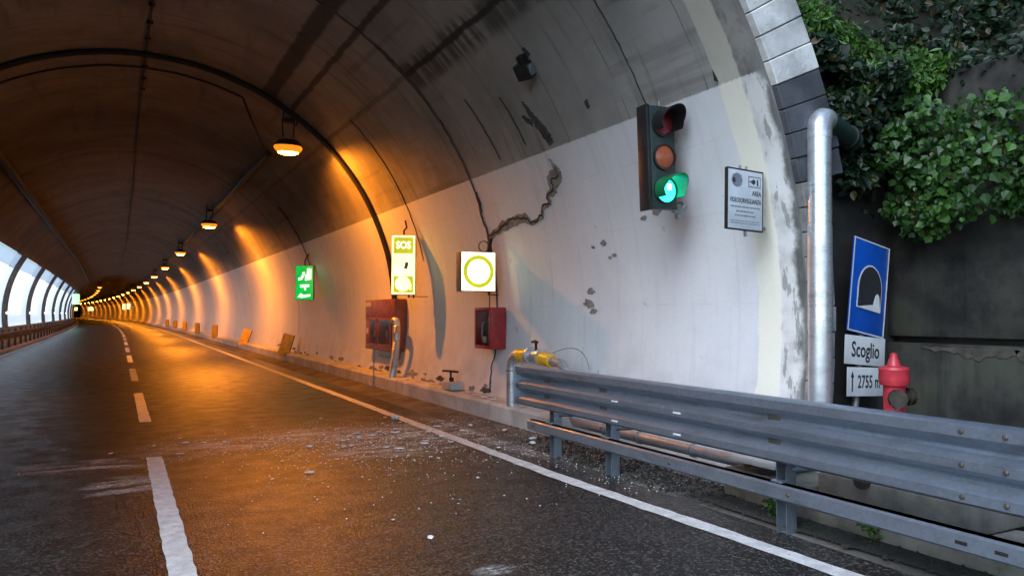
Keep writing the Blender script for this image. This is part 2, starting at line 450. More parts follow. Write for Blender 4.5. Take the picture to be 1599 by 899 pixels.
def box(bm, size, center=(0, 0, 0), bevel=0.0, mat=None, segs=2):
    r = bmesh.ops.create_cube(bm, size=1.0)
    vs_ = r['verts']
    bmesh.ops.scale(bm, vec=size, verts=vs_)
    if bevel:
        es = list({e for v in vs_ for e in v.link_edges})
        rb = bmesh.ops.bevel(bm, geom=es, offset=bevel, segments=segs, affect='EDGES', profile=0.5)
        vs_ = list({v for f in rb['faces'] for v in f.verts} | {v for v in vs_ if v.is_valid})
    if mat is not None: bmesh.ops.transform(bm, matrix=mat, verts=vs_)
    bmesh.ops.translate(bm, vec=center, verts=vs_)
    return vs_

def bbox(*args):
    """bmesh of one or more boxes: (size, center, bevel)"""
    bm = bmesh.new()
    for a in args: box(bm, *a)
    return bm

def tube(bm, pts, rad, n=10, caps=True):
    """round tube along points; rad may be a list"""
    pts = [Vector(p) for p in pts]
    rings = []; prev = None
    for i, p in enumerate(pts):
        a = pts[max(0, i - 1)]; b = pts[min(len(pts) - 1, i + 1)]
        t = (b - a).normalized()
        if prev is None:
            ref = Vector((0, 0, 1)) if abs(t.z) < 0.9 else Vector((1, 0, 0))
            u = t.cross(ref).normalized()
        else:
            u = (prev - t * prev.dot(t)).normalized()
        prev = u; w = t.cross(u)
        r = rad[i] if hasattr(rad, '__len__') else rad
        rings.append([bm.verts.new(p + (u * math.cos(2 * math.pi * k / n) + w * math.sin(2 * math.pi * k / n)) * r) for k in range(n)])
    for a, b in zip(rings, rings[1:]):
        for k in range(n):
            bm.faces.new((a[k], a[(k + 1) % n], b[(k + 1) % n], b[k])).smooth = True
    if caps:
        bm.faces.new(rings[0][::-1]); bm.faces.new(rings[-1])
    return bm

def arc_pts(p0, corner, p1, n=6):
    p0, c, p1 = Vector(p0), Vector(corner), Vector(p1)
    return [(p0 * (1 - t) ** 2 + c * 2 * t * (1 - t) + p1 * t * t) for t in [i / n for i in range(n + 1)]]

def lathe(bm, prof, n=20, axis='Z', center=(0, 0, 0)):
    """profile of (radius, height)"""
    rings = []
    for r, z in prof:
        ring = []
        for k in range(n):
            a = 2 * math.pi * k / n
            v = (r * math.cos(a), r * math.sin(a), z)
            if axis == 'Y': v = (v[0], v[2], v[1])
            if axis == 'X': v = (v[2], v[0], v[1])
            ring.append(bm.verts.new(Vector(v) + Vector(center)))
        rings.append(ring)
    for a, b in zip(rings, rings[1:]):
        for k in range(n):
            bm.faces.new((a[k], a[(k + 1) % n], b[(k + 1) % n], b[k])).smooth = True
    bm.faces.new(rings[0][::-1]); bm.faces.new(rings[-1])
    bmesh.ops.recalc_face_normals(bm, faces=bm.faces)
    return bm

def prism(bm, pts, depth, mat=None):
    """extrude a 2-D outline (x, z) from y=0 to y=depth"""
    a = [bm.verts.new((x, 0, z)) for x, z in pts]; b = [bm.verts.new((x, depth, z)) for x, z in pts]
    n = len(pts)
    bm.faces.new(a); bm.faces.new(b[::-1])
    for i in range(n): bm.faces.new((a[i], b[i], b[(i + 1) % n], a[(i + 1) % n]))
    if mat is not None: bmesh.ops.transform(bm, matrix=mat, verts=a + b)
    bmesh.ops.recalc_face_normals(bm, faces=bm.faces)
    return bm

def ring_prism(bm, cx, cz, r0, r1, depth, y=0.0, n=36):
    o = [];
    for r in (r0, r1):
        for yy in (y, y + depth):
            o.append([bm.verts.new((cx + r * math.cos(2 * math.pi * k / n), yy, cz + r * math.sin(2 * math.pi * k / n))) for k in range(n)])
    for a, b in ((0, 2), (2, 3), (3, 1), (1, 0)):
        for k in range(n):
            bm.faces.new((o[a][k], o[a][(k + 1) % n], o[b][(k + 1) % n], o[b][k]))
    bmesh.ops.recalc_face_normals(bm, faces=bm.faces)
    return bm

def disc(cx, cz, r, n=28, sx=1.0):
    return [(cx + sx * r * math.cos(2 * math.pi * k / n), cz + r * math.sin(2 * math.pi * k / n)) for k in range(n)]

def text(name, body, size, loc, mat, parent, rot=(R(90), 0, 0), align='CENTER', sx=1.0, bold=0.0):
    cu = bpy.data.curves.new(name, 'FONT')
    cu.body = body; cu.size = size; cu.align_x = align; cu.align_y = 'CENTER'
    cu.extrude = 0.0008; cu.offset = bold; cu.resolution_u = 3
    cu.materials.append(M[mat])
    tmp = bpy.data.objects.new(name, cu)
    me = bpy.data.meshes.new_from_object(tmp)
    bpy.data.objects.remove(tmp); bpy.data.curves.remove(cu)
    if not me.materials: me.materials.append(M[mat])
    o = bpy.data.objects.new(name, me)
    C.objects.link(o); o.parent = parent; o.location = loc; o.rotation_euler = rot; o.scale = (sx, 1, 1)
    return o

# ------------------------------------------------------------------ tunnel geometry (metres)
XC, HC, RT = 0.42, 1.59, 4.92        # arch centre and radius
Y0, YEND = 4.70, 335.0               # portal face, end of what is built

def off(y):                           # gentle left-hand bend
    return 0.0 if y < 50 else -(y - 50) ** 2 / 4400.0

def arch(phi, y, r=RT):
    a = R(phi)
    return Vector((XC + r * math.cos(a) + off(y), y, HC + r * math.sin(a)))

def strip(name, x0, x1, z0, z1, y0, y1, step, mat, parent=None, jitter=0.0):
    """a ribbon that follows the bend"""
    bm = bmesh.new(); prev = None; y = y0
    ys = []
    while y < y1 - 1e-6:
        ys.append(y); y += step
    ys.append(y1)
    for y in ys:
        j0 = random.uniform(-jitter, jitter); j1 = random.uniform(-jitter, jitter)
        w = 0.13 * max(0.0, (6.5 - y) / 3.2) if name == 'edge_line' and x0 > 0 else 0.0
        w = min(w, 0.14)
        a = bm.verts.new((x0 + off(y) + j0 + w, y, z0)); b = bm.verts.new((x1 + off(y) + j1 + w, y, z1))
        if prev: bm.faces.new((prev[0], prev[1], b, a))
        prev = (a, b)
    return obj(name, bm, mat, parent)

# ------------------------------------------------------------------ setting: ground, road, markings
bm = bmesh.new()
vv = [bm.verts.new(p) for p in ((-600, -300, -0.06), (600, -300, -0.06), (600, 900, -0.06), (-600, 900, -0.06))]
bm.faces.new(vv)
tag(obj('ground', bm, 'dirt'), kind='structure')

road = tag(strip('road', -4.5, 4.34, 0, 0, -40, YEND, 4, 'asphalt'), kind='structure')
gut = tag(strip('gutter', 4.34, 4.86, -0.004, 0.045, -40, YEND, 1.3, 'gutter', None, 0.012), kind='structure')
strip('edge_line', 3.77, 3.93, 0.004, 0.004, -12, 230, 0.14, 'marking', road, 0.008)
strip('edge_line', -3.93, -3.77, 0.004, 0.004, -12, 230, 1.0, 'marking', road, 0.006)
y = 9.37 - 4.55 - 7.6
while y < 150:
    strip('lane_dash', 0.295, 0.455, 0.004, 0.004, y, y + 4.55, 0.12, 'marking', road, 0.006)
    y += 7.62

# ------------------------------------------------------------------ the tunnel
tunnel = thing('road_tunnel', 'concrete vaulted road tunnel with white painted lower walls and stone portal', 'tunnel', (0, 0, 0))

def lining_ring(y0, y1, p0, p1, name='lining_ring', r=RT, thick=0.28, mat='lining', nseg=None, parent=tunnel):
    nseg = nseg or max(4, int((p1 - p0) / (2 if y0 < 30 else 4)))
    bm = bmesh.new(); uvl = bm.loops.layers.uv.new('uv')
    ny = max(1, int((y1 - y0) / 2.6)); grid = {}
    for j in range(ny + 1):
        yy = y0 + (y1 - y0) * j / ny
        for i in range(nseg + 1):
            ph = p0 + (p1 - p0) * i / nseg
            for k, rr in ((0, r), (1, r + thick)):
                grid[i, j, k] = (bm.verts.new(arch(ph, yy, rr)), ph, yy)
    def face(q, smooth=False):
        f = bm.faces.new([g_[0] for g_ in q]); f.smooth = smooth
        for lp, g_ in zip(f.loops, q): lp[uvl].uv = (g_[1], g_[2])
    for j in range(ny):
        for i in range(nseg):
            face((grid[i, j, 0], grid[i, j + 1, 0], grid[i + 1, j + 1, 0], grid[i + 1, j, 0]), True)
            face((grid[i, j, 1], grid[i + 1, j, 1], grid[i + 1, j + 1, 1], grid[i, j + 1, 1]), True)
    for i in range(nseg):
        face((grid[i, 0, 0], grid[i + 1, 0, 0], grid[i + 1, 0, 1], grid[i, 0, 1]))
        face((grid[i, ny, 0], grid[i, ny, 1], grid[i + 1, ny, 1], grid[i + 1, ny, 0]))
    for j in range(ny):
        face((grid[0, j, 0], grid[0, j, 1], grid[0, j + 1, 1], grid[0, j + 1, 0]))
        face((grid[nseg, j, 0], grid[nseg, j + 1, 0], grid[nseg, j + 1, 1], grid[nseg, j, 1]))
    bmesh.ops.recalc_face_normals(bm, faces=bm.faces)
    return obj(name, bm, mat, parent)

joints = [Y0, 10.80, 15.70]
while joints[-1] < YEND: joints.append(joints[-1] + 5.0)
PH0, PH1 = -20.0, 196.5
GAL0, GAL1 = 30.0, 116.0             # stretch of the left side that is open to daylight
GTOP, GBOT = 148.6, 187.0
for i, (a, b) in enumerate(zip(joints, joints[1:])):
    gal = a > GAL0 and b < GAL1
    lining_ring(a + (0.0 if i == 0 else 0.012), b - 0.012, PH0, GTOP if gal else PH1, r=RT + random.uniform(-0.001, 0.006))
    # joint filler, recessed behind the lining
    lining_ring(b - 0.10, b + 0.10, PH0, GTOP if gal else PH1, 'joint_filler', RT + 0.03, 0.12, 'shell')
    if gal:
        lining_ring(a + 0.012, b - 0.012, GBOT, PH1, 'parapet_wall', RT, 0.28, 'kerb', 4)
# gallery ribs and translucent panels
gal_j = [j for j in joints if GAL0 < j < GAL1]
ribs = gal_j[::2]
for k, y in enumerate(ribs):
    lining_ring(y - 0.26, y + 0.26, GTOP - 0.5, GBOT + 0.5, 'rib', RT - 0.05, 0.4, 'housing', 12)
for a, b in zip(ribs, ribs[1:]):
    lining_ring(a + 0.26, b - 0.26, GTOP + 0.2, 156.0, 'upper_side_panel', RT + 0.12, 0.012, 'panel_grey', 4)
    lining_ring(a + 0.26, b - 0.26, 156.2, GBOT - 0.1, 'side_panel', RT + 0.12, 0.012, 'panel', 10)
# dark sheet added far round the bend, standing for the unlit tunnel
bm = bmesh.new()
vv = [bm.verts.new(arch(p, YEND + 0.3, RT + 0.2)) for p in range(-18, 200, 6)]
bm.faces.new(vv)
obj('far_darkness_sheet', bm, 'shell', tunnel)

# portal: ring of cut stones round the mouth
def stone_mesh(da=2.42, r0=RT + 0.004, r1=5.48, y0=Y0 - 0.07, y1=Y0 + 0.30):
    bm = bmesh.new(); q = []
    for yy in (y0, y1):
        for rr in (r0, r1):
            for s in (-1, 1):
                a = R(da / 2 * s)
                q.append(bm.verts.new((rr * math.cos(a), yy, rr * math.sin(a))))
    idx = ((0, 1, 3, 2), (4, 6, 7, 5), (0, 4, 5, 1), (2, 3, 7, 6), (0, 2, 6, 4), (1, 5, 7, 3))
    for f in idx: bm.faces.new([q[i] for i in f])
    bmesh.ops.recalc_face_normals(bm, faces=bm.faces)
    bmesh.ops.bevel(bm, geom=list(bm.edges), offset=0.008, segments=1, affect='EDGES')
    me = bpy.data.meshes.new('portal_stone'); bm.to_mesh(me); bm.free(); return me
sm = stone_mesh(); sm.materials.append(M['stone_white'])
sm2 = stone_mesh(r1=5.20); sm2.materials.append(M['stone_white'])
k = 0; ph = 24.55 - 2.5 * 16
while ph < 196:
    o = bpy.data.objects.new('portal_stone', sm if 13 < ph < 167 else sm2); C.objects.link(o); o.parent = tunnel
    o.location = (XC, random.uniform(-0.008, 0.008), HC); o.rotation_euler = (0, R(-ph), 0)
    o.material_slots[0].link = 'OBJECT'
    o.material_slots[0].material = M['stone_white'] if 23.3 < ph < 156 else (M['stone_dark'] if 14 < ph < 166 else M['stone_dirty'])
    ph += 2.5
# mortar bed behind the stones
lining_ring(Y0 + 0.02, Y0 + 0.28, PH0, PH1, 'mortar_bed', RT + 0.02, 0.20, 'shell')

# cracks, spalls and stains on the wall, each a thin raw patch in the paint
def ribbon(name, pts, widths, mat, lift, parent=tunnel, jit=0.35, sub=5, wob=None):
    """jagged patch along (y, phi) points lying on the lining"""
    path = []; ph1, ph2 = random.uniform(0, 6), random.uniform(0, 6)
    for (a, wa), (b, wb) in zip(zip(pts, widths), zip(pts[1:], widths[1:])):
        for s in range(sub):
            t = s / sub
            path.append((a[0] + (b[0] - a[0]) * t, a[1] + (b[1] - a[1]) * t, wa + (wb - wa) * t))
    path.append((*pts[-1], widths[-1]))
    bm = bmesh.new(); prev = None
    n = len(path); c = 0.0; a_l = a_r = 1.0
    for i, (yy, ph_, w) in enumerate(path):
        p = path[max(0, i - 1)]; q = path[min(n - 1, i + 1)]
        dy, ds = q[0] - p[0], (q[1] - p[1]) * 0.0859
        l = math.hypot(dy, ds) or 1; ny_, ns = -ds / l, dy / l
        c = c * 0.4 + random.uniform(-1, 1) * (wob if wob is not None else w * 0.25)
        a_l = 0.5 * a_l + 0.5 * random.uniform(1 - jit, 1 + jit); a_r = 0.5 * a_r + 0.5 * random.uniform(1 - jit, 1 + jit)
        row = []
        for d in (c + w * a_l / 2, c - w * a_r / 2):
            row.append((yy + ny_ * d, ph_ + ns * d / 0.0859))
        vs4 = [bm.verts.new(arch(row[0][1], row[0][0], RT + 0.006)), bm.verts.new(arch(row[0][1], row[0][0], RT - lift - 0.008)),
               bm.verts.new(arch(row[1][1], row[1][0], RT - lift - 0.008)), bm.verts.new(arch(row[1][1], row[1][0], RT + 0.006))]
        if prev:
            for k_ in range(3): bm.faces.new((prev[k_], prev[k_ + 1], vs4[k_ + 1], vs4[k_]))
        prev = vs4
    bmesh.ops.recalc_face_normals(bm, faces=bm.faces)
    return obj(name, bm, mat, parent)

def patch(name, y, phi, w, h, mat, lift=0.003):
    """irregular flake of bare concrete on the lining, w along the axis, h up the wall"""
    bm = bmesh.new(); n = 13
    rim = []; back = []
    for k in range(n):
        a = 2 * math.pi * k / n; q = random.uniform(0.55, 1.1)
        yy = y + w / 2 * q * math.cos(a); pp = phi + h / 2 * q * math.sin(a) / 0.0859
        rim.append(bm.verts.new(arch(pp, yy, RT - lift - 0.008))); back.append(bm.verts.new(arch(pp, yy, RT + 0.006)))
    c = bm.verts.new(arch(phi, y, RT - lift - 0.008))
    for k in range(n):
        bm.faces.new((rim[k], rim[(k + 1) % n], c)); bm.faces.new((rim[k], back[k], back[(k + 1) % n], rim[(k + 1) % n]))
    bmesh.ops.recalc_face_normals(bm, faces=bm.faces)
    return obj(name, bm, mat, tunnel)

crackA = [(8.45, 24.0), (8.36, 22.6), (8.36, 21.5), (8.56, 20.6), (8.56, 19.6), (8.74, 18.9), (8.76, 17.6), (8.98, 16.9), (9.02, 15.8), (9.35, 15.2), (9.50, 16.0), (9.86, 16.3), (10.2, 15.8), (10.78, 14.2)]
ribbon('spalled_patch', crackA, [0.02, 0.08, 0.17, 0.22, 0.13, 0.06, 0.05, 0.04, 0.05, 0.06, 0.13, 0.17, 0.15, 0.07], 'spall', 0.004, jit=0.6, wob=0.02)
ribbon('wall_crack', [(a, b + 0.12) for a, b in crackA[1:]], [0.01, 0.02, 0.03, 0.03, 0.03, 0.028, 0.026, 0.026, 0.034, 0.03, 0.03, 0.036, 0.03], 'crack', 0.006, wob=0.03, jit=0.6)
ribbon('spalled_patch', [(10.82, 23.3), (10.78, 21.2), (10.88, 18.6), (10.80, 16.2), (10.80, 14.0), (10.92, 12.0), (10.85, 9.6)], [0.01, 0.04, 0.03, 0.04, 0.08, 0.05, 0.01], 'spall', 0.004)
ribbon('wall_crack', [(10.80, 22.8), (10.77, 20.6), (10.87, 18.4), (10.80, 15.6), (10.84, 13.0), (10.80, 8.0), (10.80, 2.0), (10.80, -6.0), (10.86, -10.0), (10.78, -14.5)], [0.05, 0.08, 0.045, 0.05, 0.035, 0.010, 0.006, 0.008, 0.012, 0.02], 'crack', 0.006, wob=0.018)
ribbon('soot_streak', [(8.46, 33.4), (8.42, 31.2), (8.33, 29.0), (8.27, 27.2), (8.24, 25.9)], [0.02, 0.09, 0.15, 0.16, 0.12], 'soot', 0.003, jit=0.25, wob=0.012, sub=8)
ribbon('soot_streak', [(8.62, 31.4), (8.55, 30.4), (8.47, 29.6)], [0.03, 0.10, 0.05], 'soot', 0.002)
ribbon('soot_streak', [(7.25, 29.6), (7.22, 28.6)], [0.07, 0.05], 'soot', 0.003)
ribbon('soot_streak', [(7.82, 39.8), (7.80, 38.4)], [0.06, 0.05], 'soot', 0.003)
ribbon('soot_streak', [(8.90, 35.5), (8.86, 31.5), (8.84, 27.2)], [0.02, 0.035, 0.02], 'soot', 0.002)
ribbon('soot_streak', [(9.75, 38.0), (9.70, 33.0), (9.66, 26.6)], [0.02, 0.035, 0.02], 'soot', 0.002)
for (yy, ph_, w_) in ((7.72, 10.2, 0.08), (7.62, 8.0, 0.04), (7.52, 8.3, 0.05), (7.95, 9.8, 0.04), (6.6, 13.2, 0.09), (6.4, 14.0, 0.08), (6.85, 12.7, 0.06), (6.2, 13.6, 0.05), (8.1, 3.4, 0.10), (8.15, 1.6, 0.14), (8.05, 0.4, 0.09)):
    patch('spalled_patch', yy, ph_, w_ * 2.0, w_, 'spall')
ribbon('joint_stain', [(10.80, 66 - 3.3 * k) for k in range(14)], [0.03, 0.03, 0.04, 0.05, 0.08, 0.13, 0.10, 0.08, 0.07, 0.07, 0.06, 0.06, 0.05, 0.03], 'soot', 0.004, wob=0.012)
ribbon('soot_streak', [(6.30, 40 - 2 * k) for k in range(8)], [0.012] * 8, 'soot', 0.002, wob=0.006)
for i in range(46):                   # paint lost along the foot of the wall
    yy = random.choice((random.uniform(10.9, 14.5), random.uniform(10.9, 20), random.uniform(19, 30)))
    l = random.uniform(0.12, 0.55)
    patch('spalled_patch', yy, random.uniform(-15.2, -13.2), l, random.uniform(0.05, 0.15), random.choice(('spall', 'spall', 'soot')), 0.004)

# conduits and cables on the vault
def along(name, phi, r, y0, y1, rad, mat, label, cat, step=2.5):
    bm = bmesh.new(); n = int((y1 - y0) / step)
    tube(bm, [arch(phi + 0.12 * math.sin(i * 1.7), y0 + (y1 - y0) * i / n, r) for i in range(n + 1)], rad, 8)
    o = obj(name, bm, mat); return tag(o, label, cat)
along('lamp_conduit', 54.6, RT - 0.10, 19.2, 300, 0.075, 'cable', 'black cable conduit running along the vault beside the orange lamps', 'conduit')
along('vault_conduit', 128.6, RT - 0.11, 8, 120, 0.11, 'cable', 'thick black conduit along the left shoulder of the vault', 'conduit')
cc = along('crown_cable', 90.3, RT - 0.03, 6, 90, 0.014, 'cable', 'thin dark cable with clips along the crown of the vault', 'cable')
for i in range(14):
    yy = 7.2 + i * 0.85
    o = obj('cable_clip', bbox(((0.10, 0.05, 0.05), (0, 0, 0), 0.01)), 'cable', cc, arch(90.3, yy, RT - 0.03))
def arch_cable(name, y, r, p0, p1, rad, label, tail=()):
    bm = bmesh.new(); n = 60
    pts = [arch(p0 + (p1 - p0) * i / n, y + 0.008 * math.sin(i * 0.9), r) for i in range(n + 1)] + [Vector(t) for t in tail]
    tube(bm, pts, rad, 8)
    return tag(obj(name, bm, 'cable'), label, 'cable')
arch_cable('arch_cable', 15.70, RT - 0.055, 140, 2, 0.055, 'thick black cable following the arch above the nearest orange lamp')
arch_cable('arch_cable', 16.65, RT - 0.03, 140, 68, 0.020, 'thin black cable arching beside the thick one and dropping to the lamp conduit',
           [(2.42, 16.75, 5.75), (2.75, 17.5, 5.45), (3.05, 18.6, 5.35), (3.13, 19.4, 5.42)])
arch_cable('arch_cable', 13.8, RT - 0.010, 47, 12, 0.008, 'slim dark cable coming down the vault to the tall lit emergency sign')
arch_cable('arch_cable', 23.1, RT - 0.014, 40, 14, 0.012, 'slim dark cable coming down the vault to the green lit sign')

# ------------------------------------------------------------------ kerb (right) and rubble strip
kerb = tag(thing('kerb', None, None), kind='structure')
def kerb_block(y0, y1):
    bm = bmesh.new()
    prof = [(4.86, -0.05), (4.845, 0.27), (4.875, 0.305), (5.30, 0.325), (5.30, -0.05)]
    rows = []
    for y in (y0, (y0 + y1) / 2, y1):
        rows.append([bm.verts.new((x + off(y), y, z + random.uniform(-0.006, 0.006))) for x, z in prof])
    for a, b in zip(rows, rows[1:]):
        for k in range(5): bm.faces.new((a[k], a[(k + 1) % 5], b[(k + 1) % 5], b[k]))
    bm.faces.new(rows[0]); bm.faces.new(rows[-1][::-1])
    bmesh.ops.recalc_face_normals(bm, faces=bm.faces)
    return obj('kerb_block', bm, 'kerb', kerb)
y = 8.12
while y < 150:
    l = 2.6 if y < 60 else 10
    kerb_block(y, y + l - 0.014); y += l
kerb_block(y, YEND)

# ------------------------------------------------------------------ sodium lamps
ORD = ['first', 'second', 'third', 'fourth', 'fifth', 'sixth', 'seventh', 'eighth', 'ninth', 'tenth', 'eleventh', 'twelfth', 'thirteenth', 'fourteenth', 'fifteenth', 'sixteenth',
       'seventeenth', 'eighteenth', 'nineteenth', 'twentieth', 'twenty-first', 'twenty-second', 'twenty-third', 'twenty-fourth', 'twenty-fifth', 'twenty-sixth', 'twenty-seventh']
spot = bpy.data.lights.new('sodium_light', 'SPOT')
spot.energy = LAMP_SPOT; spot.color = SOD; spot.spot_size = R(168); spot.spot_blend = 0.35; spot.shadow_soft_size = 0.06

def make_lamp(lens_mat='lens'):
    t = thing('tunnel_lamp', 'x', 'lamp', group='sodium lamps along the vault')
    bm = bmesh.new()
    lathe(bm, [(0.05, 0.13), (0.17, 0.115), (0.26, 0.05), (0.29, 0.0), (0.29, -0.02), (0.27, -0.015), (0.26, 0.0)], 18)
    bmesh.ops.scale(bm, vec=(1, 0.62, 1), verts=bm.verts)
    obj('housing', bm, 'housing', t)
    bm = bmesh.new()
    lathe(bm, [(0.02, -0.195), (0.11, -0.189), (0.17, -0.172), (0.21, -0.146)], 14)
    bmesh.ops.scale(bm, vec=(1, 0.62, 1), verts=bm.verts)
    ln = obj('lens', bm, lens_mat, t)
    bm = bmesh.new()
    lathe(bm, [(0.211, -0.146), (0.25, -0.115), (0.28, -0.08), (0.288, -0.05), (0.284, -0.03), (0.255, -0.005), (0.02, -0.004)], 14)
    bmesh.ops.scale(bm, vec=(1, 0.62, 1), verts=bm.verts)
    obj('lens_halo', bm, 'lens_halo', ln)  # dim orange ring round the lens, standing in for the lamp's halo
    bm = bmesh.new()
    for sx in (-0.10, 0.10):
        tube(bm, [(sx, 0, 0.16), (sx * 1.2, 0, 0.42), (sx * 0.9, 0, 0.72)], 0.014, 6)
    tube(bm, [(0.16, 0, 0.42), (0.18, -0.1, 0.70)], 0.02, 6)
    box(bm, (0.24, 0.16, 0.09), (0.0, 0, 0.50), 0.01)
    obj('hanger', bm, 'black_iron', t)
    return t

lamp0 = make_lamp()
LX, LZ = 3.02, 5.02
ys = [15.75 + 15.15 * k for k in range(21)]
for i, y in enumerate(ys):
    t = lamp0 if i == 0 else copy_tree(lamp0)
    t.location = (LX + off(y), y, LZ)
    t['label'] = f'{ORD[i]} orange sodium lamp from the portal in the long row above the white line' if i else 'nearest and largest orange sodium lamp hanging from the thick arch cable'
    if i < 13:
        so_ = bpy.data.objects.new('sodium_light', spot); C.objects.link(so_)
        so_.parent = t; so_.location = (0.02, 0, -0.23); so_.rotation_euler = Vector((-0.36, 0.0, 0.93)).to_track_quat('Z', 'Y').to_euler()
lamp1 = make_lamp('lens_far')
ys = [111, 127, 140, 155, 170, 178, 193, 210] + [224 + 12 * k for k in range(9)]
for i, y in enumerate(ys):
    t = lamp1 if i == 0 else copy_tree(lamp1)
    t.location = (-1.35 + off(y), y, LZ)
    t['label'] = f'{ORD[i]} yellow lamp from the portal in the far row over the left lane'
    t['group'] = 'far lamps over the left lane'

# ------------------------------------------------------------------ lit sign boxes
def sign_box(name, label, cat, loc, yaw, w, h, d, group=None):
    t = thing(name, label, cat, loc, (0, 0, yaw), group)
    obj('casing', bbox(((w, d, h), (0, d / 2 + 0.004, 0), 0.012)), 'sign_side', t)
    return t

# emergency call sign
sos = sign_box('emergency_sign', 'tall lit yellow emergency call sign above the red cabinet', 'sign', (4.80, 13.75, 2.52), R(-24), 0.46, 1.14, 0.16)
f = obj('lit_face', bbox(((0.44, 0.008, 1.12), (0, 0, 0), 0.003)), 'lit_warm', sos)
obj('upper_field', bbox(((0.37, 0.006, 0.31), (0, -0.006, 0.37), 0.002)), 'lit_olive', f)
obj('lower_field', bbox(((0.37, 0.006, 0.31), (0, -0.006, -0.37), 0.002)), 'lit_olive', f)
text('lettering', 'SOS', 0.19, (0, -0.011, 0.37), 'lit_white', f, sx=0.85, bold=0.004)
obj('handset_symbol', bbox(((0.065, 0.006, 0.13), (0.055, -0.006, 0.0), 0.002)), 'print_grey', f).rotation_euler = (0, R(14), 0)
bm = bmesh.new(); prism(bm, disc(-0.01, -0.36, 0.145, 26), 0.006, Matrix.Translation((0, -0.014, 0)))
obj('round_symbol', bm, 'lit_warm', f)
obj('small_symbol', bbox(((0.03, 0.006, 0.12), (0.135, -0.012, -0.42), 0.002)), 'lit_warm', f)
bm = bmesh.new()
tube(bm, [(0.0, 0.08, 0.57), (0.0, 0.08, 0.66), (0.05, 0.10, 0.72), (0.02, 0.14, 0.86)], 0.018, 6)
tube(bm, [(0.10, 0.05, -0.565), (0.10, 0.05, -0.62)], 0.018, 6); tube(bm, [(0.19, 0.07, -0.565), (0.19, 0.07, -0.63)], 0.018, 6)
tube(bm, [(0.10, 0.06, -0.60), (0.46, 0.30, -0.60)], 0.008, 6)
bm.verts.index_update(); split_obj('bracket', bm, 'black_iron', sos)

# round-ring sign box
rs = sign_box('ring_sign', 'square lit box sign with a yellow ring above the small red extinguisher box', 'sign', (4.82, 10.40, 2.23), R(-4), 0.56, 0.60, 0.22)
f = obj('lit_face', bbox(((0.54, 0.008, 0.58), (0, 0, 0), 0.003)), 'lit_white', rs)
bm = bmesh.new(); ring_prism(bm, 0.0, 0.0, 0.185, 0.245, 0.006, -0.010); obj('yellow_ring', bm, 'lit_olive', f)
bm = bbox(((0.30, 0.004, 0.010), (0, -0.008, 0.005), 0))
for k in range(9): box(bm, (random.uniform(0.01, 0.03), 0.004, 0.012), (-0.12 + k * 0.03, -0.008, -0.028 + random.uniform(-0.006, 0.006)))
obj('line_symbol', bm, 'print_grey', f)
bm = bmesh.new()
ring_prism(bm, 0.12, 0.39, 0.075, 0.088, 0.018, 0.08, 20)
tube(bm, [(0.2, 0.1, 0.30), (0.22, 0.12, 0.40), (0.26, 0.14, 0.52)], 0.03, 6)
tube(bm, [(0.2, 0.10, -0.30), (0.2, 0.10, -0.345), (0.40, 0.2, -0.345)], 0.010, 6)
tube(bm, [(0.22, 0.1, -0.30), (0.22, 0.1, -0.56)], 0.008, 6)
bm.verts.index_update(); split_obj('bracket', bm, 'black_iron', rs)

# green escape sign
gs = sign_box('escape_sign', 'green lit escape route sign with white symbols high on the wall', 'sign', (4.86, 22.7, 2.50), R(-22), 0.52, 1.02, 0.16)
f = obj('lit_face', bbox(((0.50, 0.008, 1.00), (0, 0, 0), 0.003)), 'lit_green', gs)
bm = bmesh.new(); d_ = Matrix.Translation((0, -0.011, 0))
prism(bm, [(0.02, 0.06), (0.20, 0.10), (0.20, 0.42), (0.08, 0.42), (0.07, 0.24), (0.02, 0.22)], 0.006, d_)
prism(bm, disc(-0.02, 0.28, 0.04, 12), 0.006, d_)
prism(bm, [(-0.17, 0.06), (-0.06, 0.10), (0.00, 0.24), (-0.06, 0.25), (-0.10, 0.16), (-0.18, 0.14)], 0.006, d_)
obj('running_figure', bm, 'lit_greenwhite', f)
bm = bmesh.new(); prism(bm, [(-0.12, -0.14), (0.14, -0.12), (0.14, -0.05), (-0.12, -0.06)], 0.006, d_); prism(bm, [(0.0, -0.22), (0.05, -0.22), (0.05, -0.15), (0.0, -0.15)], 0.006, d_)
obj('arrow_symbol', bm, 'lit_greenwhite', f)
bm = bmesh.new(); prism(bm, [(-0.19, -0.42), (-0.06, -0.44), (0.18, -0.40), (0.18, -0.34), (-0.02, -0.36), (-0.10, -0.31)], 0.006, d_)
obj('lower_symbol', bm, 'lit_greenwhite', f)
bm = bmesh.new(); tube(bm, [(0, 0.08, 0.50), (0.0, 0.08, 0.66), (0.1, 0.12, 0.86)], 0.02, 6); obj('bracket', bm, 'black_iron', gs)

# far lit signs
def far_sign(loc, w, h, mat, label):
    t = sign_box('wall_sign', label, 'sign', loc, 0, w, h, 0.15, 'lit signs far down the tunnel')
    f_ = obj('lit_face', bbox(((w - 0.04, 0.008, h - 0.04), (0, 0, 0), 0.003)), mat, t)
far_sign((4.70 + off(165), 165, 2.95), 0.6, 1.15, 'lit_warm', 'nearer of two small white lit signs far down the outer wall')
far_sign((4.70 + off(178), 178, 2.95), 0.6, 1.15, 'lit_warm', 'farther of two small white lit signs far down the outer wall')
far_sign((4.70 + off(284), 284, 3.05), 0.9, 1.2, 'lit_warm', 'nearer of the two tiny lit signs right at the bend')
far_sign((4.70 + off(293), 293, 3.05), 0.9, 1.2, 'lit_warm', 'farther of the two tiny lit signs right at the bend')
far_sign((-3.55 + off(200), 200, 2.6), 0.7, 0.8, 'lit_warm', 'small lit sign on the inner wall beyond the bright gallery')
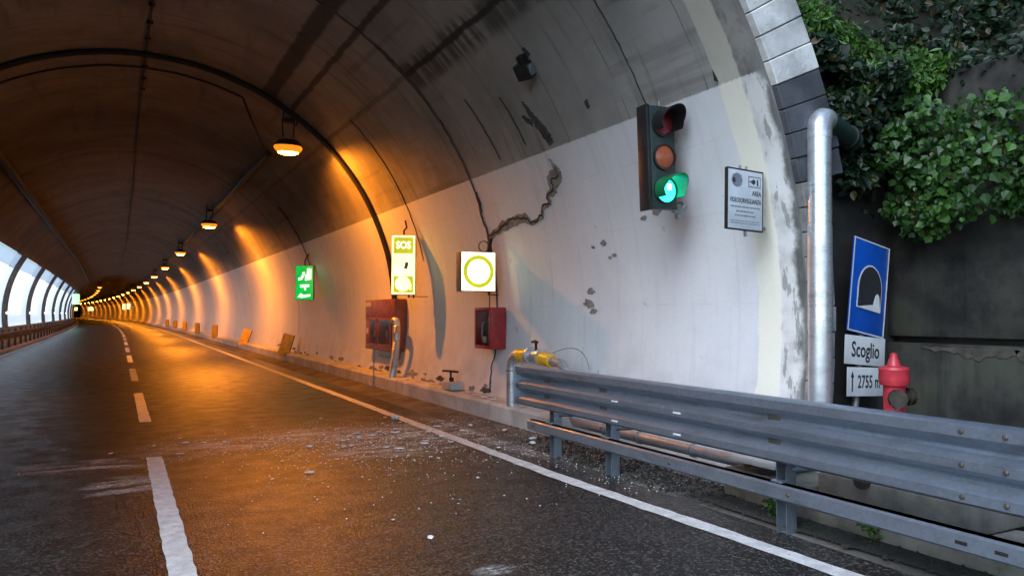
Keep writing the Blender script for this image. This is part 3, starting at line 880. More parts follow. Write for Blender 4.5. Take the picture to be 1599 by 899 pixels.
g2 = far_sign((-3.70 + off(96), 96, 3.15), 0.75, 1.15, 'lit_palegreen', 'pale green lit sign at the end of the bright gallery')

# ------------------------------------------------------------------ red emergency cabinet on the wall
cab = thing('emergency_cabinet', 'large faded red emergency cabinet with two glazed extinguisher doors', 'cabinet', (5.05, 16.05, 0.80))
# local: front faces -X, length along Y
cw, chh, cd = 2.05, 1.10, 0.26
bm = bbox(((cd, cw, 0.40), (cd / 2, 0, chh - 0.20), 0.012), ((cd, cw, 0.10), (cd / 2, 0, 0.05), 0.008), ((cd - 0.01, 0.16, 0.60), (cd / 2, -cw / 2 + 0.08, 0.40), 0.006),
          ((cd - 0.01, 0.10, 0.60), (cd / 2, 0.10, 0.40), 0.006), ((cd - 0.01, 0.30, 0.60), (cd / 2, cw / 2 - 0.15, 0.40), 0.006))
obj('body', bm, 'red_old', cab)
obj('back_panel', bbox(((0.02, cw - 0.04, chh - 0.04), (cd + 0.012, 0, chh / 2), 0)), 'inside', cab)
obj('lid_strip', bbox(((0.015, cw, 0.02), (-0.007, 0, chh - 0.41), 0.004)), 'red', cab)
for yc, wd in ((-0.42, 0.88), (0.42, 0.54)):
    dr = obj('glazed_door', bbox(((0.014, wd, 0.035), (-0.008, yc, 0.115), 0.003), ((0.014, wd, 0.035), (-0.008, yc, 0.665), 0.003),
             ((0.014, 0.04, 0.51), (-0.008, yc - wd / 2 + 0.02, 0.39), 0.003), ((0.014, 0.04, 0.51), (-0.008, yc + wd / 2 - 0.02, 0.39), 0.003)), 'red_old', cab)
    obj('pane', bbox(((0.004, wd - 0.08, 0.515), (-0.004, yc, 0.39), 0)), 'glass', dr)
    bm = bmesh.new(); lathe(bm, [(0.08, 0.10), (0.085, 0.12), (0.085, 0.46), (0.06, 0.52), (0.025, 0.54), (0.02, 0.60)], 14, 'Z', (0.12, yc, 0.0))
    ex = obj('extinguisher', bm, 'extinguisher', cab)
    obj('paper_label', bbox(((0.01, 0.09, 0.14), (0.035, yc, 0.36), 0.002)), 'label_white', ex)
obj('paper_notice', bbox(((0.006, 0.36, 0.09), (-0.004, 0.78, chh - 0.10), 0)), 'label_white', cab)
obj('paper_notice', bbox(((0.006, 0.16, 0.13), (-0.004, 0.86, 0.40), 0)), 'label_white', cab)
obj('shadow_plate', bbox(((0.05, 1.5, 0.28), (0.22, -0.1, -0.15), 0.004)), 'grey_metal', cab)  # grey slab drawn for the cabinet's shadow on the wall

# flexible aluminium duct beside it
bm = bmesh.new()
pts = arc_pts((5.06, 15.05, 1.42), (5.00, 14.72, 1.52), (5.00, 14.72, 1.20), 8) + arc_pts((5.00, 14.72, 1.10), (4.98, 14.75, 0.6), (5.00, 14.98, 0.33), 16)[1:]
full = []
for a, b in zip(pts, pts[1:]):
    for s in range(4): full.append(a.lerp(b, s / 4))
full.append(pts[-1])
tube(bm, full, [0.075 + (0.008 if i % 2 else -0.004) for i in range(len(full))], 12)
tag(obj('flexible_duct', bm, 'steel_pipe'), 'wrinkled silver flexible duct hanging beside the red emergency cabinet', 'duct')

# thin rod below it
bm = bmesh.new(); tube(bm, [(4.80, 15.62, 0.02), (4.80, 15.60, 0.42), (4.80, 15.58, 0.86)], 0.016, 8); box(bm, (0.06, 0.06, 0.015), (4.80, 15.62, 0.045), 0.003)
tag(obj('marker_rod', bm, 'grey_metal'), 'thin pale rod standing at the kerb in front of the emergency cabinet', 'rod')

# ------------------------------------------------------------------ small extinguisher box
eb = thing('extinguisher_box', 'small red extinguisher box with a glazed front under the ring sign', 'cabinet', (5.06, 10.74, 1.05))
w, hgt, d = 0.58, 0.64, 0.25
bm = bbox(((d, 0.03, hgt), (d / 2, -w / 2 + 0.015, hgt / 2), 0.006), ((d, 0.03, hgt), (d / 2, w / 2 - 0.015, hgt / 2), 0.006),
          ((d, w - 0.06, 0.03), (d / 2, 0, hgt - 0.015), 0.004), ((d, w - 0.06, 0.03), (d / 2, 0, 0.015), 0.004), ((0.02, w - 0.06, hgt - 0.06), (d - 0.012, 0, hgt / 2), 0))
obj('body', bm, 'red', eb)
dr = obj('door', bbox(((0.016, w, 0.05), (-0.009, 0, 0.025), 0.004), ((0.016, w, 0.05), (-0.009, 0, hgt - 0.025), 0.004), ((0.016, 0.06, hgt - 0.1), (-0.009, -w / 2 + 0.03, hgt / 2), 0.004), ((0.016, 0.06, hgt - 0.1), (-0.009, w / 2 - 0.03, hgt / 2), 0.004)), 'red', eb)
obj('pane', bbox(((0.004, w - 0.12, hgt - 0.11), (-0.006, 0, hgt / 2), 0)), 'glass', dr)
bm = bmesh.new(); lathe(bm, [(0.075, 0.04), (0.08, 0.06), (0.08, 0.40), (0.055, 0.46), (0.02, 0.48), (0.02, 0.54)], 14, 'Z', (0.12, 0.02, 0))
ex = obj('extinguisher', bm, 'brass', eb)
obj('paper_label', bbox(((0.008, 0.11, 0.10), (0.038, 0.02, 0.14), 0.002)), 'label_white', ex)
bm = bmesh.new(); tube(bm, [(0.12, 0.06, 0.44), (0.06, 0.14, 0.40), (0.05, 0.15, 0.22), (0.06, 0.12, 0.1)], 0.014, 6); obj('hose', bm, 'label_white', eb)

# ------------------------------------------------------------------ traffic light
tl = thing('traffic_light', 'dark green traffic light with the green lamp lit on the white wall', 'traffic light', (4.78, 5.93, 2.63), (0, R(-2), R(-2)))
obj('housing', bbox(((0.30, 0.13, 1.02), (0, 0.065, 0.51), 0.015)), 'tl_green', tl)
obj('back_plate', bbox(((0.035, 0.17, 1.04), (-0.17, 0.085, 0.51), 0.006)), 'black', tl)
def visor(rad, length, thick=0.006, a0=-35, a1=215):
    bm = bmesh.new(); n = 22; rows = []
    for rr in (rad, rad + thick):
        for k, yy in ((0, 0.0), (1, -1.0)):
            row = []
            for i in range(n + 1):
                a = R(a0 + (a1 - a0) * i / n)
                ln = length * (0.55 + 0.45 * max(0, math.sin(a))) if k else 0
                row.append(bm.verts.new((rr * math.cos(a), -ln, rr * math.sin(a))))
            rows.append(row)
    for a, b in ((0, 1), (3, 2), (1, 3), (2, 0)):
        for i in range(n): bm.faces.new((rows[a][i], rows[a][i + 1], rows[b][i + 1], rows[b][i])).smooth = True
    for i in (0, n): bm.faces.new((rows[0][i], rows[1][i], rows[3][i], rows[2][i]))
    bmesh.ops.recalc_face_normals(bm, faces=bm.faces)
    return bm
g3 = G('green_visor'); M['visor_green'] = g3.s(col=(0.01, 0.16, 0.06), rough=0.35)
for z, mt, vm in ((0.84, 'tl_red', 'black'), (0.51, 'tl_amber', None), (0.18, 'tl_on', 'visor_green')):
    bm = bmesh.new(); lathe(bm, [(0.118, 0.0), (0.118, -0.012), (0.108, -0.02), (0.06, -0.04), (0.01, -0.046)], 26, 'Y', (0, 0, 0))
    ln = obj('lens', bm, mt, tl, (0.0, -0.001, z))
    if mt == 'tl_on': obj('bright_spot', bbox(((0.05, 0.008, 0.06), (0.02, -0.046, 0.03), 0.004)), 'lit_white', ln)
    bm = bmesh.new(); ring_prism(bm, 0, 0, 0.118, 0.132, 0.03, -0.03, 30); obj('bezel', bm, 'black', ln)
    if vm: obj('visor', visor(0.128, 0.27), vm, ln, (0, -0.02, 0))
bm = bmesh.new(); tube(bm, [(0.05, 0.1, 1.0), (0.05, 0.12, 1.10)], 0.012, 6); tube(bm, [(0.12, 0.08, 0.03), (0.22, 0.10, -0.03), (0.34, 0.12, 0.06)], 0.028, 8)
tube(bm, [(0.22, 0.10, 0.06), (0.24, 0.10, -0.08)], 0.04, 8)
bm.verts.index_update(); split_obj('bracket', bm, 'grey_metal', tl)

# ------------------------------------------------------------------ camera notice on the wall
vsn = thing('surveillance_notice', 'grey video surveillance notice plate fixed near the portal edge', 'sign', (4.90, 4.98, 2.34), (0, R(1.5), R(3)))
obj('plate', bbox(((0.43, 0.010, 0.52), (0, 0.006, 0.26), 0.003)), 'grey_sign', vsn)
bm = bbox(((0.45, 0.02, 0.014), (0, 0.010, 0.526), 0.002), ((0.45, 0.02, 0.014), (0, 0.010, -0.006), 0.002), ((0.014, 0.03, 0.54), (-0.222, 0.014, 0.26), 0.002), ((0.010, 0.02, 0.54), (0.220, 0.010, 0.26), 0.002))
obj('rim', bm, 'black_iron', vsn)
bm = bmesh.new(); prism(bm, disc(-0.11, 0.43, 0.062, 8, 1.1), 0.004, Matrix.Translation((0, -0.004, 0)))
e_ = obj('emblem', bm, 'print_grey', vsn)
obj('emblem_mark', bbox(((0.03, 0.004, 0.04), (-0.15, -0.006, 0.425), 0.001)), 'print', e_)
bm = bmesh.new()
for a in (((0.15, 0.003, 0.006), (0.11, -0.001, 0.475)), ((0.15, 0.003, 0.006), (0.11, -0.001, 0.385)), ((0.006, 0.003, 0.09), (0.036, -0.001, 0.43)), ((0.006, 0.003, 0.09), (0.184, -0.001, 0.43))): box(bm, *a)
obj('symbol_frame', bm, 'print_grey', vsn)
bm = bmesh.new(); prism(bm, [(0.06, 0.43), (0.10, 0.455), (0.12, 0.44), (0.12, 0.42), (0.10, 0.405)], 0.004, Matrix.Translation((0, -0.003, 0))); box(bm, (0.016, 0.003, 0.055), (0.15, -0.001, 0.425)); box(bm, (0.03, 0.003, 0.006), (0.06, -0.001, 0.43))
obj('camera_symbol', bm, 'print', vsn)
text('lettering', 'AREA', 0.062, (0.195, -0.001, 0.325), 'print', vsn, align='RIGHT', sx=0.75)
text('lettering', 'VIDEOSORVEGLIANZA', 0.058, (0, -0.001, 0.250), 'print', vsn, sx=0.66)
bm = bmesh.new()
for z, ww in ((0.195, 0.37), (0.155, 0.23), (0.118, 0.26), (0.070, 0.38), (0.050, 0.37)):
    x = -ww / 2
    while x < ww / 2 - 0.01:
        l = random.uniform(0.015, 0.05); l = min(l, ww / 2 - x); box(bm, (l, 0.002, 0.012 if z > 0.1 else 0.006), (x + l / 2, 0.000, z)); x += l + 0.008
obj('small_print', bm, 'print_grey', vsn)
bm = bmesh.new()
for sx in (-0.05, 0.03): tube(bm, [(sx, 0.02, 0.50), (sx, 0.02, 0.565)], 0.012, 6)
tube(bm, [(0.02, 0.02, 0.0), (0.03, 0.025, -0.06)], 0.016, 6); tube(bm, [(0, 0.02, 0.45), (0.3, 0.12, 0.45)], 0.015, 6); tube(bm, [(0, 0.02, 0.05), (0.38, 0.12, 0.05)], 0.015, 6)
bm.verts.index_update(); split_obj('bracket', bm, 'grey_metal', vsn)

# ------------------------------------------------------------------ floodlight on the vault
a = R(37)
fl = thing('floodlight', 'small square black floodlight fixed to the grey vault', 'floodlight', arch(37, 7.91, RT - 0.10), (0, R(52), R(20)))
obj('body', bbox(((0.20, 0.22, 0.13), (0, 0, 0), 0.02)), 'black', fl)
obj('front_glass', bbox(((0.13, 0.012, 0.09), (0.0, -0.112, 0.0), 0.004)), 'print_grey', fl)
obj('side_box', bbox(((0.10, 0.10, 0.10), (-0.14, -0.02, 0.02), 0.01)), 'black', fl)
bm = bmesh.new(); tube(bm, [(0, 0, 0.04), (0, 0.0, 0.14)], 0.03, 8); obj('bracket', bm, 'black_iron', fl)

# ------------------------------------------------------------------ pipework on the kerb
fp = thing('fire_pipe', 'silver water pipe rising from the kerb with a yellow wrapped valve', 'pipe', (0, 0, 0))
bm = bmesh.new()
tube(bm, [(4.93, 9.50, 0.31), (4.93, 9.50, 0.80)] + arc_pts((4.93, 9.50, 0.82), (4.93, 9.50, 1.02), (4.93, 9.28, 1.02), 7)[1:], 0.085, 16)
obj('riser', bm, 'steel_pipe', fp)
bm = bmesh.new(); tube(bm, [(4.93, 9.50, 0.79), (4.93, 9.50, 0.81)], 0.09, 16); obj('seam_ring', bm, 'grey_metal', fp)
bm = bmesh.new(); tube(bm, [(4.93, 9.27, 1.02), (4.93, 8.98, 1.03)], [0.094, 0.09], 14); obj('yellow_sleeve', bm, 'yellow_wrap', fp)
bm = bmesh.new(); tube(bm, [(4.93, 8.98, 1.03), (4.93, 8.93, 1.03)], 0.12, 16); tube(bm, [(4.93, 8.92, 1.03), (4.93, 8.72, 1.02)], [0.085, 0.07], 14); tube(bm, [(4.93, 8.72, 1.02), (4.93, 8.67, 1.02)], 0.11, 16)
vb = obj('valve_body', bm, 'steel_pipe', fp)
bm = bmesh.new(); tube(bm, [(4.93, 8.82, 1.05), (4.93, 8.82, 1.22)], 0.018, 8); tube(bm, [(4.93, 8.94, 1.215), (4.92, 8.82, 1.23), (4.90, 8.72, 1.22)], [0.014, 0.02, 0.014], 8)
obj('valve_handle', bm, 'black_iron', vb)
bm = bmesh.new(); tube(bm, [(4.93, 8.66, 1.01), (4.93, 8.40, 0.99)], [0.092, 0.088], 14); obj('yellow_sleeve', bm, 'yellow_wrap', fp)
bm = bmesh.new(); tube(bm, [(4.93, 8.42, 0.99), (4.94, 8.20, 0.97), (4.95, 8.02, 0.85), (4.95, 7.98, 0.42), (4.94, 7.86, 0.285), (4.94, 6.5, 0.285), (4.94, 5.0, 0.29)], 0.062, 12)
obj('return_pipe', bm, 'steel_pipe', fp)
bm = bmesh.new()
for y in (7.2, 6.55, 5.7): tube(bm, [(4.94, y, 0.285), (4.94, y + 0.03, 0.285)], 0.072, 12)
bm.verts.index_update()
split_obj('pipe_clamp', bm, 'grey_metal', fp)
bm = bmesh.new(); tube(bm, arc_pts((5.02, 8.55, 1.08), (5.2, 8.05, 1.30), (5.2, 7.95, 0.9), 10), 0.006, 6); obj('wire_loop', bm, 'grey_metal', fp)

vt = thing('ground_valve', 'black T-handled valve on a pale concrete block at the wall foot', 'valve', (5.0, 11.85, 0.32))
obj('concrete_block', bbox(((0.22, 0.42, 0.13), (0, -0.02, 0.07), 0.012)), 'kerb', vt)
bm = bmesh.new(); tube(bm, [(0, 0.05, 0.13), (0, 0.05, 0.30)], 0.018, 8); tube(bm, [(-0.06, 0.25, 0.30), (0, 0.05, 0.305), (0.06, -0.12, 0.30)], 0.018, 8); tube(bm, [(0, 0.02, 0.14), (0, 0.02, 0.2)], 0.04, 10)
obj('handle', bm, 'black_iron', vt)

# ------------------------------------------------------------------ yellow marker plates on the kerb
def yellow_plate(i, y, tilt, yaw, h_=0.92):
    lab = ['nearest yellow marker plate, leaning on the kerb with its dark edge showing', 'second yellow marker plate from the camera, tilted away', 'third yellow marker plate along the kerb', 'fourth yellow marker plate along the kerb', 'fifth yellow marker plate along the kerb', 'sixth yellow marker plate along the kerb', 'seventh yellow marker plate along the kerb'][i]
    t = thing('marker_plate', lab, 'marker plate', (4.74 + off(y), y, 0.03), (0, tilt, yaw), 'yellow marker plates along the kerb')
    obj('plate', bbox(((0.34, 0.02, h_ - 0.18), (0, 0, 0.18 + (h_ - 0.18) / 2), 0.003)), 'yellow', t)
    obj('edge_strip', bbox(((0.03, 0.05, h_), (0.185, 0.0, h_ / 2), 0.003)), 'black_iron', t)
for i, (y, ti, ya) in enumerate(((25.6, R(16), R(-12)), (34.9, R(20), R(-10)), (45.2, R(2), R(30)), (55.4, R(0), R(32)), (65.8, R(0), R(28)), (75.6, 0, R(20)), (85.6, 0, R(15)))):
    yellow_plate(i, y, ti, ya)

# ------------------------------------------------------------------ guard rails
def wave_profile(n_waves, top, bot, depth):
    """section (x towards traffic is negative, z) of a corrugated beam"""
    pts = []; hh = (top - bot)
    for i in range(n_waves * 8 + 1):
        t = i / (n_waves * 8)
        c = 0.5 - 0.5 * math.cos(2 * math.pi * n_waves * t)
        c = min(1, max(0, (c - 0.5) * 1.35 + 0.5))
        pts.append((-depth * c, top - hh * t))
    return pts

def beam(name, prof, y0, y1, x, mat, parent, thick=0.005, step=4.0):
    bm = bmesh.new(); n = max(1, int(abs(y1 - y0) / step)); rows = []
    for j in range(n + 1):
        y = y0 + (y1 - y0) * j / n
        rows.append(([bm.verts.new((x + off(y) + px, y, pz)) for px, pz in prof], [bm.verts.new((x + off(y) + px + thick, y, pz)) for px, pz in prof]))
    for (a, a2), (b, b2) in zip(rows, rows[1:]):
        for k in range(len(prof) - 1):
            bm.faces.new((a[k], a[k + 1], b[k + 1], b[k])).smooth = True
            bm.faces.new((a2[k], b2[k], b2[k + 1], a2[k + 1])).smooth = True
        for k in (0, len(prof) - 1): bm.faces.new((a[k], b[k], b2[k], a2[k]))
    for (a, a2) in (rows[0], rows[-1]):
        for k in range(len(prof) - 1): bm.faces.new((a[k], a2[k], a2[k + 1], a[k + 1]))
    bmesh.ops.recalc_face_normals(bm, faces=bm.faces)
    return obj(name, bm, mat, parent)

rail = thing('guard_rail', 'grey galvanised guard rail with three waves in front of the portal', 'guard rail')
RX = 4.26
prof = [(0.03, 1.005), (-0.005, 1.005)] + wave_profile(3, 0.985, 0.545, 0.082)[1:-1] + [(-0.005, 0.53), (0.03, 0.53)]
prof = [(0.035, 0.990), (-0.05, 0.992), (-0.082, 0.975), (-0.082, 0.915), (-0.06, 0.893), (-0.012, 0.865), (-0.004, 0.845), (-0.012, 0.825), (-0.06, 0.803), (-0.082, 0.785), (-0.082, 0.735), (-0.06, 0.715),
        (-0.012, 0.690), (-0.004, 0.672), (-0.012, 0.655), (-0.06, 0.630), (-0.082, 0.61), (-0.082, 0.555), (-0.055, 0.535), (0.02, 0.533)]
beam('beam', prof, 7.98, 2.40, RX, 'galv', rail)
beam('beam', [(x - 0.007, z) for x, z in prof], 2.70, -3.2, RX, 'galv', rail)
end = obj('beam_end', bbox(((0.14, 0.012, 0.46), (RX - 0.02, 8.0, 0.762), 0.004)), 'galv', rail)
lowp = [(0.04, 0.375), (-0.03, 0.375), (-0.045, 0.36), (-0.045, 0.275), (-0.03, 0.26), (0.04, 0.26)]
beam('lower_beam', lowp, 7.75, -3.2, RX, 'galv', rail)
pm = bmesh.new()
for s in (-1, 1): box(pm, (0.10, 0.006, 1.03), (0, s * 0.045, 0.40))
box(pm, (0.006, 0.084, 1.03), (0.047, 0, 0.40))
pme = bpy.data.meshes.new('post'); pm.to_mesh(pme); pm.free(); pme.materials.append(M['galv'])
spm = bpy.data.meshes.new('spacer'); b_ = bbox(((0.06, 0.10, 0.14), (0, 0, 0), 0.006)); b_.to_mesh(spm); b_.free(); spm.materials.append(M['galv'])
bolt_bm = bmesh.new(); lathe(bolt_bm, [(0.015, 0.0), (0.015, -0.008), (0.008, -0.011)], 8, 'X'); bolt_me = bpy.data.meshes.new('bolt'); bolt_bm.to_mesh(bolt_me); bolt_bm.free(); bolt_me.materials.append(M['galv_old'])
for y in (7.35, 6.25, 4.05, 1.8, -0.45):
    po = mobj('post', pme, None, rail, (RX + 0.10, y, 0.0))
    mobj('spacer', spm, None, po, (-0.075, 0, 0.32)); mobj('spacer', spm, None, po, (-0.065, 0, 0.845)); mobj('spacer', spm, None, po, (-0.065, 0, 0.672))
    for z in (0.845, 0.672): obj('washer_plate', bbox(((0.012, 0.12, 0.045), (RX - 0.006, y, z), 0.003)), 'galv_old', rail)
for y in (2.62, 2.38):
    for z in (0.945, 0.76, 0.585): mobj('bolt', bolt_me, None, rail, (RX - 0.089, y, z))
for y in (2.66, 2.44): obj('slot', bbox(((0.006, 0.07, 0.02), (RX - 0.045, y, 0.315), 0.002)), 'black_iron', rail)
for y in (7.6, 5.2, 3.9): mobj('bolt', bolt_me, None, rail, (RX - 0.045, y, 0.32))
for y, z in ((7.9, 0.90), (7.9, 0.76), (7.9, 0.62)):
    mobj('bolt', bolt_me, None, rail, (RX - 0.085, y, z))
rfl = obj('reflector_strip', bbox(((0.006, 0.09, 0.014), (0, 0, 0), 0)), 'white_sign', rail, (RX - 0.086, 5.95, 0.77))
for y, z in ((5.05, 0.765), (5.95, 0.585), (5.05, 0.585)):
    mobj('reflector_strip', rfl.data, None, rail, (RX - 0.086, y, z))
# gusset brackets behind the low beam
for y in (7.35, 6.25, 4.05):
    bm = bmesh.new(); tube(bm, [(RX + 0.12, y - 0.04, 0.46), (RX + 0.55, y - 0.35, 0.50)], 0.018, 6); obj('stay', bm, 'galv', rail)

lr = thing('guard_rail', 'rusty dull guard rail along the foot of the bright gallery', 'guard rail')
p2 = [(0.03, 0.80), (0.07, 0.785), (0.075, 0.73), (0.02, 0.69), (0.012, 0.655), (0.02, 0.62), (0.075, 0.58), (0.07, 0.52), (0.03, 0.505)]
beam('beam', p2, 22, 135, -4.16, 'galv_old', lr, -0.005)
lp = bpy.data.meshes.new('post'); b_ = bbox(((0.10, 0.09, 0.98), (0, 0, 0.44), 0.006)); b_.to_mesh(lp); b_.free(); lp.materials.append(M['galv_old'])
y = 24.0
while y < 134:
    mobj('post', lp, None, lr, (-4.24 + off(y), y, 0)); y += 2.25
lk = tag(strip('left_kerb', -4.62, -4.13, 0.16, 0.10, 18, 200, 4, 'kerb'), kind='structure')
strip('kerb_face', -4.13, -4.115, 0.10, -0.02, 18, 200, 4, 'kerb', lk)

# white marker lights on the ribs
for i, y in enumerate(ribs[1:7]):
    t = thing('marker_light', f'{ORD[i]} small white marker light on the gallery ribs', 'light', (XC - RT + 0.10 + off(y), y, 1.62), (0, 0, 0), 'marker lights on the ribs')
    bm = bmesh.new(); lathe(bm, [(0.07, 0.0), (0.07, -0.04), (0.05, -0.06)], 12, 'Y'); obj('casing', bm, 'grey_metal', t, (0, -0.27, 0))
    bm = bmesh.new(); lathe(bm, [(0.055, 0.0), (0.05, -0.02), (0.02, -0.035)], 12, 'Y'); obj('lens', bm, 'marker_on', t, (0, -0.325, 0))

# ------------------------------------------------------------------ silver duct outside the portal
du = thing('metal_duct', 'bright silver duct rising beside the portal and bending into the hillside', 'duct')
bm = bmesh.new()
DX, DY = 5.33, 4.555
tube(bm, [(DX - 0.02, DY + 0.02, 0.0), (DX, DY, 1.45)], 0.098, 20); obj('lower_pipe', bm, 'duct', du)
bm = bmesh.new(); tube(bm, [(DX, DY, 1.45), (DX + 0.01, DY, 2.35)], 0.102, 20); obj('middle_pipe', bm, 'duct', du)
bm = bmesh.new(); tube(bm, [(DX + 0.01, DY, 2.35), (DX + 0.02, DY, 3.12)], 0.099, 20); obj('upper_pipe', bm, 'duct', du)
bm = bmesh.new(); tube(bm, [(DX + 0.02, DY, 3.10)] + arc_pts((DX + 0.02, DY, 3.12), (DX + 0.02, DY, 3.30), (DX + 0.16, DY + 0.05, 3.29), 4)[1:], 0.103, 20); obj('elbow', bm, 'duct', du)
bm = bmesh.new(); tube(bm, [(DX + 0.16, DY + 0.05, 3.29), (DX + 0.72, DY + 0.22, 3.20)], 0.098, 18); obj('upper_arm', bm, 'tl_green', du)
bm = bmesh.new(); tube(bm, [(DX + 0.60, DY + 0.185, 3.222), (DX + 0.64, DY + 0.197, 3.216)], 0.112, 18); obj('clamp', bm, 'black_iron', du)

# ------------------------------------------------------------------ tunnel information sign
ts = thing('tunnel_sign', 'tilted blue tunnel sign above two white name plates beside the hydrant', 'sign', (6.356, 4.857, 1.84), Euler((0, R(9.3), R(6.4))))
obj('panel', bbox(((0.60, 0.012, 0.90), (0, 0.006, 0), 0.003)), 'blue', ts)
bm = bbox(((0.60, 0.003, 0.012), (0, -0.002, 0.438), 0), ((0.60, 0.003, 0.012), (0, -0.002, -0.438), 0), ((0.012, 0.003, 0.862), (-0.291, -0.002, 0), 0), ((0.012, 0.003, 0.862), (0.291, -0.002, 0), 0))
obj('white_border', bm, 'white_sign', ts)
def arch_outline(w, h, base, n=16):
    r = w / 2
    return [(-r, base)] + [(-r * math.cos(math.pi * k / n), base + h - r * 1.15 + r * 1.15 * math.sin(math.pi * k / n)) for k in range(n + 1)] + [(r, base)]
bm = bmesh.new(); prism(bm, arch_outline(0.40, 0.43, -0.21), 0.003, Matrix.Translation((0.01, -0.004, 0))); obj('white_arch', bm, 'white_sign', ts)
bm = bmesh.new(); prism(bm, arch_outline(0.37, 0.40, -0.195), 0.003, Matrix.Translation((0.01, -0.008, 0))); obj('black_arch', bm, 'print', ts)
bm = bmesh.new(); prism(bm, [(-0.185, -0.21), (0.195, -0.215), (0.185, -0.16), (0.16, -0.06), (0.13, -0.035), (0.10, -0.06), (0.07, -0.15), (-0.12, -0.19)], 0.003, Matrix.Translation((0.0, -0.012, 0))); obj('white_road', bm, 'white_sign', ts)
bm = bmesh.new(); tube(bm, [(0.02, 0.06, 0.40), (0.02, 0.06, -1.9)], 0.03, 10); obj('pole', bm, 'grey_metal', ts)
np_ = thing('name_plate', 'white plate reading Scoglio under the blue tunnel sign', 'sign', (6.275, 4.845, 1.245), (0, R(5), R(6)))
obj('panel', bbox(((0.65, 0.010, 0.27), (0, 0.005, 0), 0.003)), 'white_sign', np_)
text('lettering', 'Scoglio', 0.20, (0, -0.002, 0.0), 'print', np_, sx=0.80, bold=0.003)
lp_ = thing('length_plate', 'white plate with arrow and 2755 m under the Scoglio plate', 'sign', (6.270, 4.845, 0.955), (0, R(3), R(6)))
obj('panel', bbox(((0.58, 0.010, 0.27), (0, 0.005, 0), 0.003)), 'white_sign', lp_)
text('lettering', '2755 m', 0.17, (0.055, -0.002, -0.005), 'print', lp_, sx=0.72, bold=0.002)
bm = bmesh.new(); prism(bm, [(-0.223, -0.09), (-0.207, -0.09), (-0.207, 0.04), (-0.19, 0.04), (-0.215, 0.10), (-0.24, 0.04), (-0.223, 0.04)], 0.003, Matrix.Translation((0, -0.003, 0))); obj('arrow', bm, 'print', lp_)

# ------------------------------------------------------------------ hydrant
hy = thing('fire_hydrant', 'bright red fire hydrant standing behind the guard rail', 'hydrant', (5.79, 4.20, 0.10))
bm = bmesh.new(); lathe(bm, [(0.13, 0.0), (0.13, 0.03), (0.085, 0.05), (0.08, 0.55), (0.10, 0.58), (0.10, 0.62), (0.085, 0.65), (0.088, 0.90), (0.10, 0.93)], 24); obj('barrel', bm, 'hydrant', hy)
bm = bmesh.new(); lathe(bm, [(0.112, 0.90), (0.118, 0.92), (0.122, 0.955), (0.118, 1.02), (0.122, 1.03), (0.115, 1.05), (0.055, 1.062), (0.045, 1.10), (0.030, 1.13), (0.028, 1.155), (0.01, 1.17)], 24); obj('bonnet', bm, 'hydrant', hy)
for dx, dy, l in ((-0.10, -0.10, 0.13), (0.12, -0.03, 0.10)):
    d_ = Vector((dx, dy, 0)).normalized()
    bm = bmesh.new(); tube(bm, [d_ * 0.05 + Vector((0, 0, 0.80)), d_ * (0.09 + l * 0.3) + Vector((0, 0, 0.80))], 0.055, 14)
    tube(bm, [d_ * (0.09 + l * 0.3) + Vector((0, 0, 0.80)), d_ * (0.09 + l * 0.35) + Vector((0, 0, 0.80)), d_ * (0.07 + l) + Vector((0, 0, 0.80))], [0.07, 0.078, 0.072], 10)
    obj('outlet_cap', bm, 'brass', hy)

# ------------------------------------------------------------------ ground works under the rail
pl = thing('concrete_plinth', 'mossy stepped concrete plinth low behind the guard rail', 'plinth')
obj('upper_step', bbox(((0.9, 1.15, 0.22), (5.22, 3.55, 0.28), 0.02)), 'plinth', pl)
obj('lower_step', bbox(((0.55, 0.9, 0.34), (4.98, 4.62, 0.10), 0.02)), 'plinth', pl)
obj('footing', bbox(((0.70, 2.4, 0.22), (5.02, 3.6, 0.05), 0.03)), 'plinth', pl)
bm = bmesh.new(); tube(bm, [(4.78, 3.72, 0.40), (4.72, 3.70, 0.40)], 0.055, 12); obj('pipe_stub', bm, 'black_iron', pl)
obj('cover_slab', bbox(((0.60, 0.50, 0.05), (5.0, 4.75, 0.36), 0.01)), 'kerb', pl)
tag(strip('verge', 4.40, 7.2, 0.03, 0.12, -30, 5.05, 0.6, 'dirt', None, 0.03), kind='structure')

# ------------------------------------------------------------------ retaining wall, headwall
rw = thing('retaining_wall', 'dark damp concrete retaining wall behind the hydrant', 'wall')
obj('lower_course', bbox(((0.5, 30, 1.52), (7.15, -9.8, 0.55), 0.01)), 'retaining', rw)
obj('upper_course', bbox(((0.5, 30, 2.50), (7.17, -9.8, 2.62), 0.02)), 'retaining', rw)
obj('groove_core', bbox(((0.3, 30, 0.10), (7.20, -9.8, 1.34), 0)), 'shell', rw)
hw = thing('portal_headwall', 'headwall coloured near black for the dark gap between portal stones and retaining wall', 'wall')
bm = bmesh.new()
outl = [(arch(p, 5, 5.50).x, arch(p, 5, 5.50).z) for p in range(-16, 41, 4)]
outl = [(x, z) for x, z in outl] + [(5.15, 4.75), (5.9, 4.1), (7.4, 3.8), (7.4, -0.3), (outl[0][0], -0.3)]
prism(bm, outl, 0.4, Matrix.Translation((0, 5.08, 0)))
obj('face', bm, 'shell', hw)  # darkness of the gap is put into the near-black colour
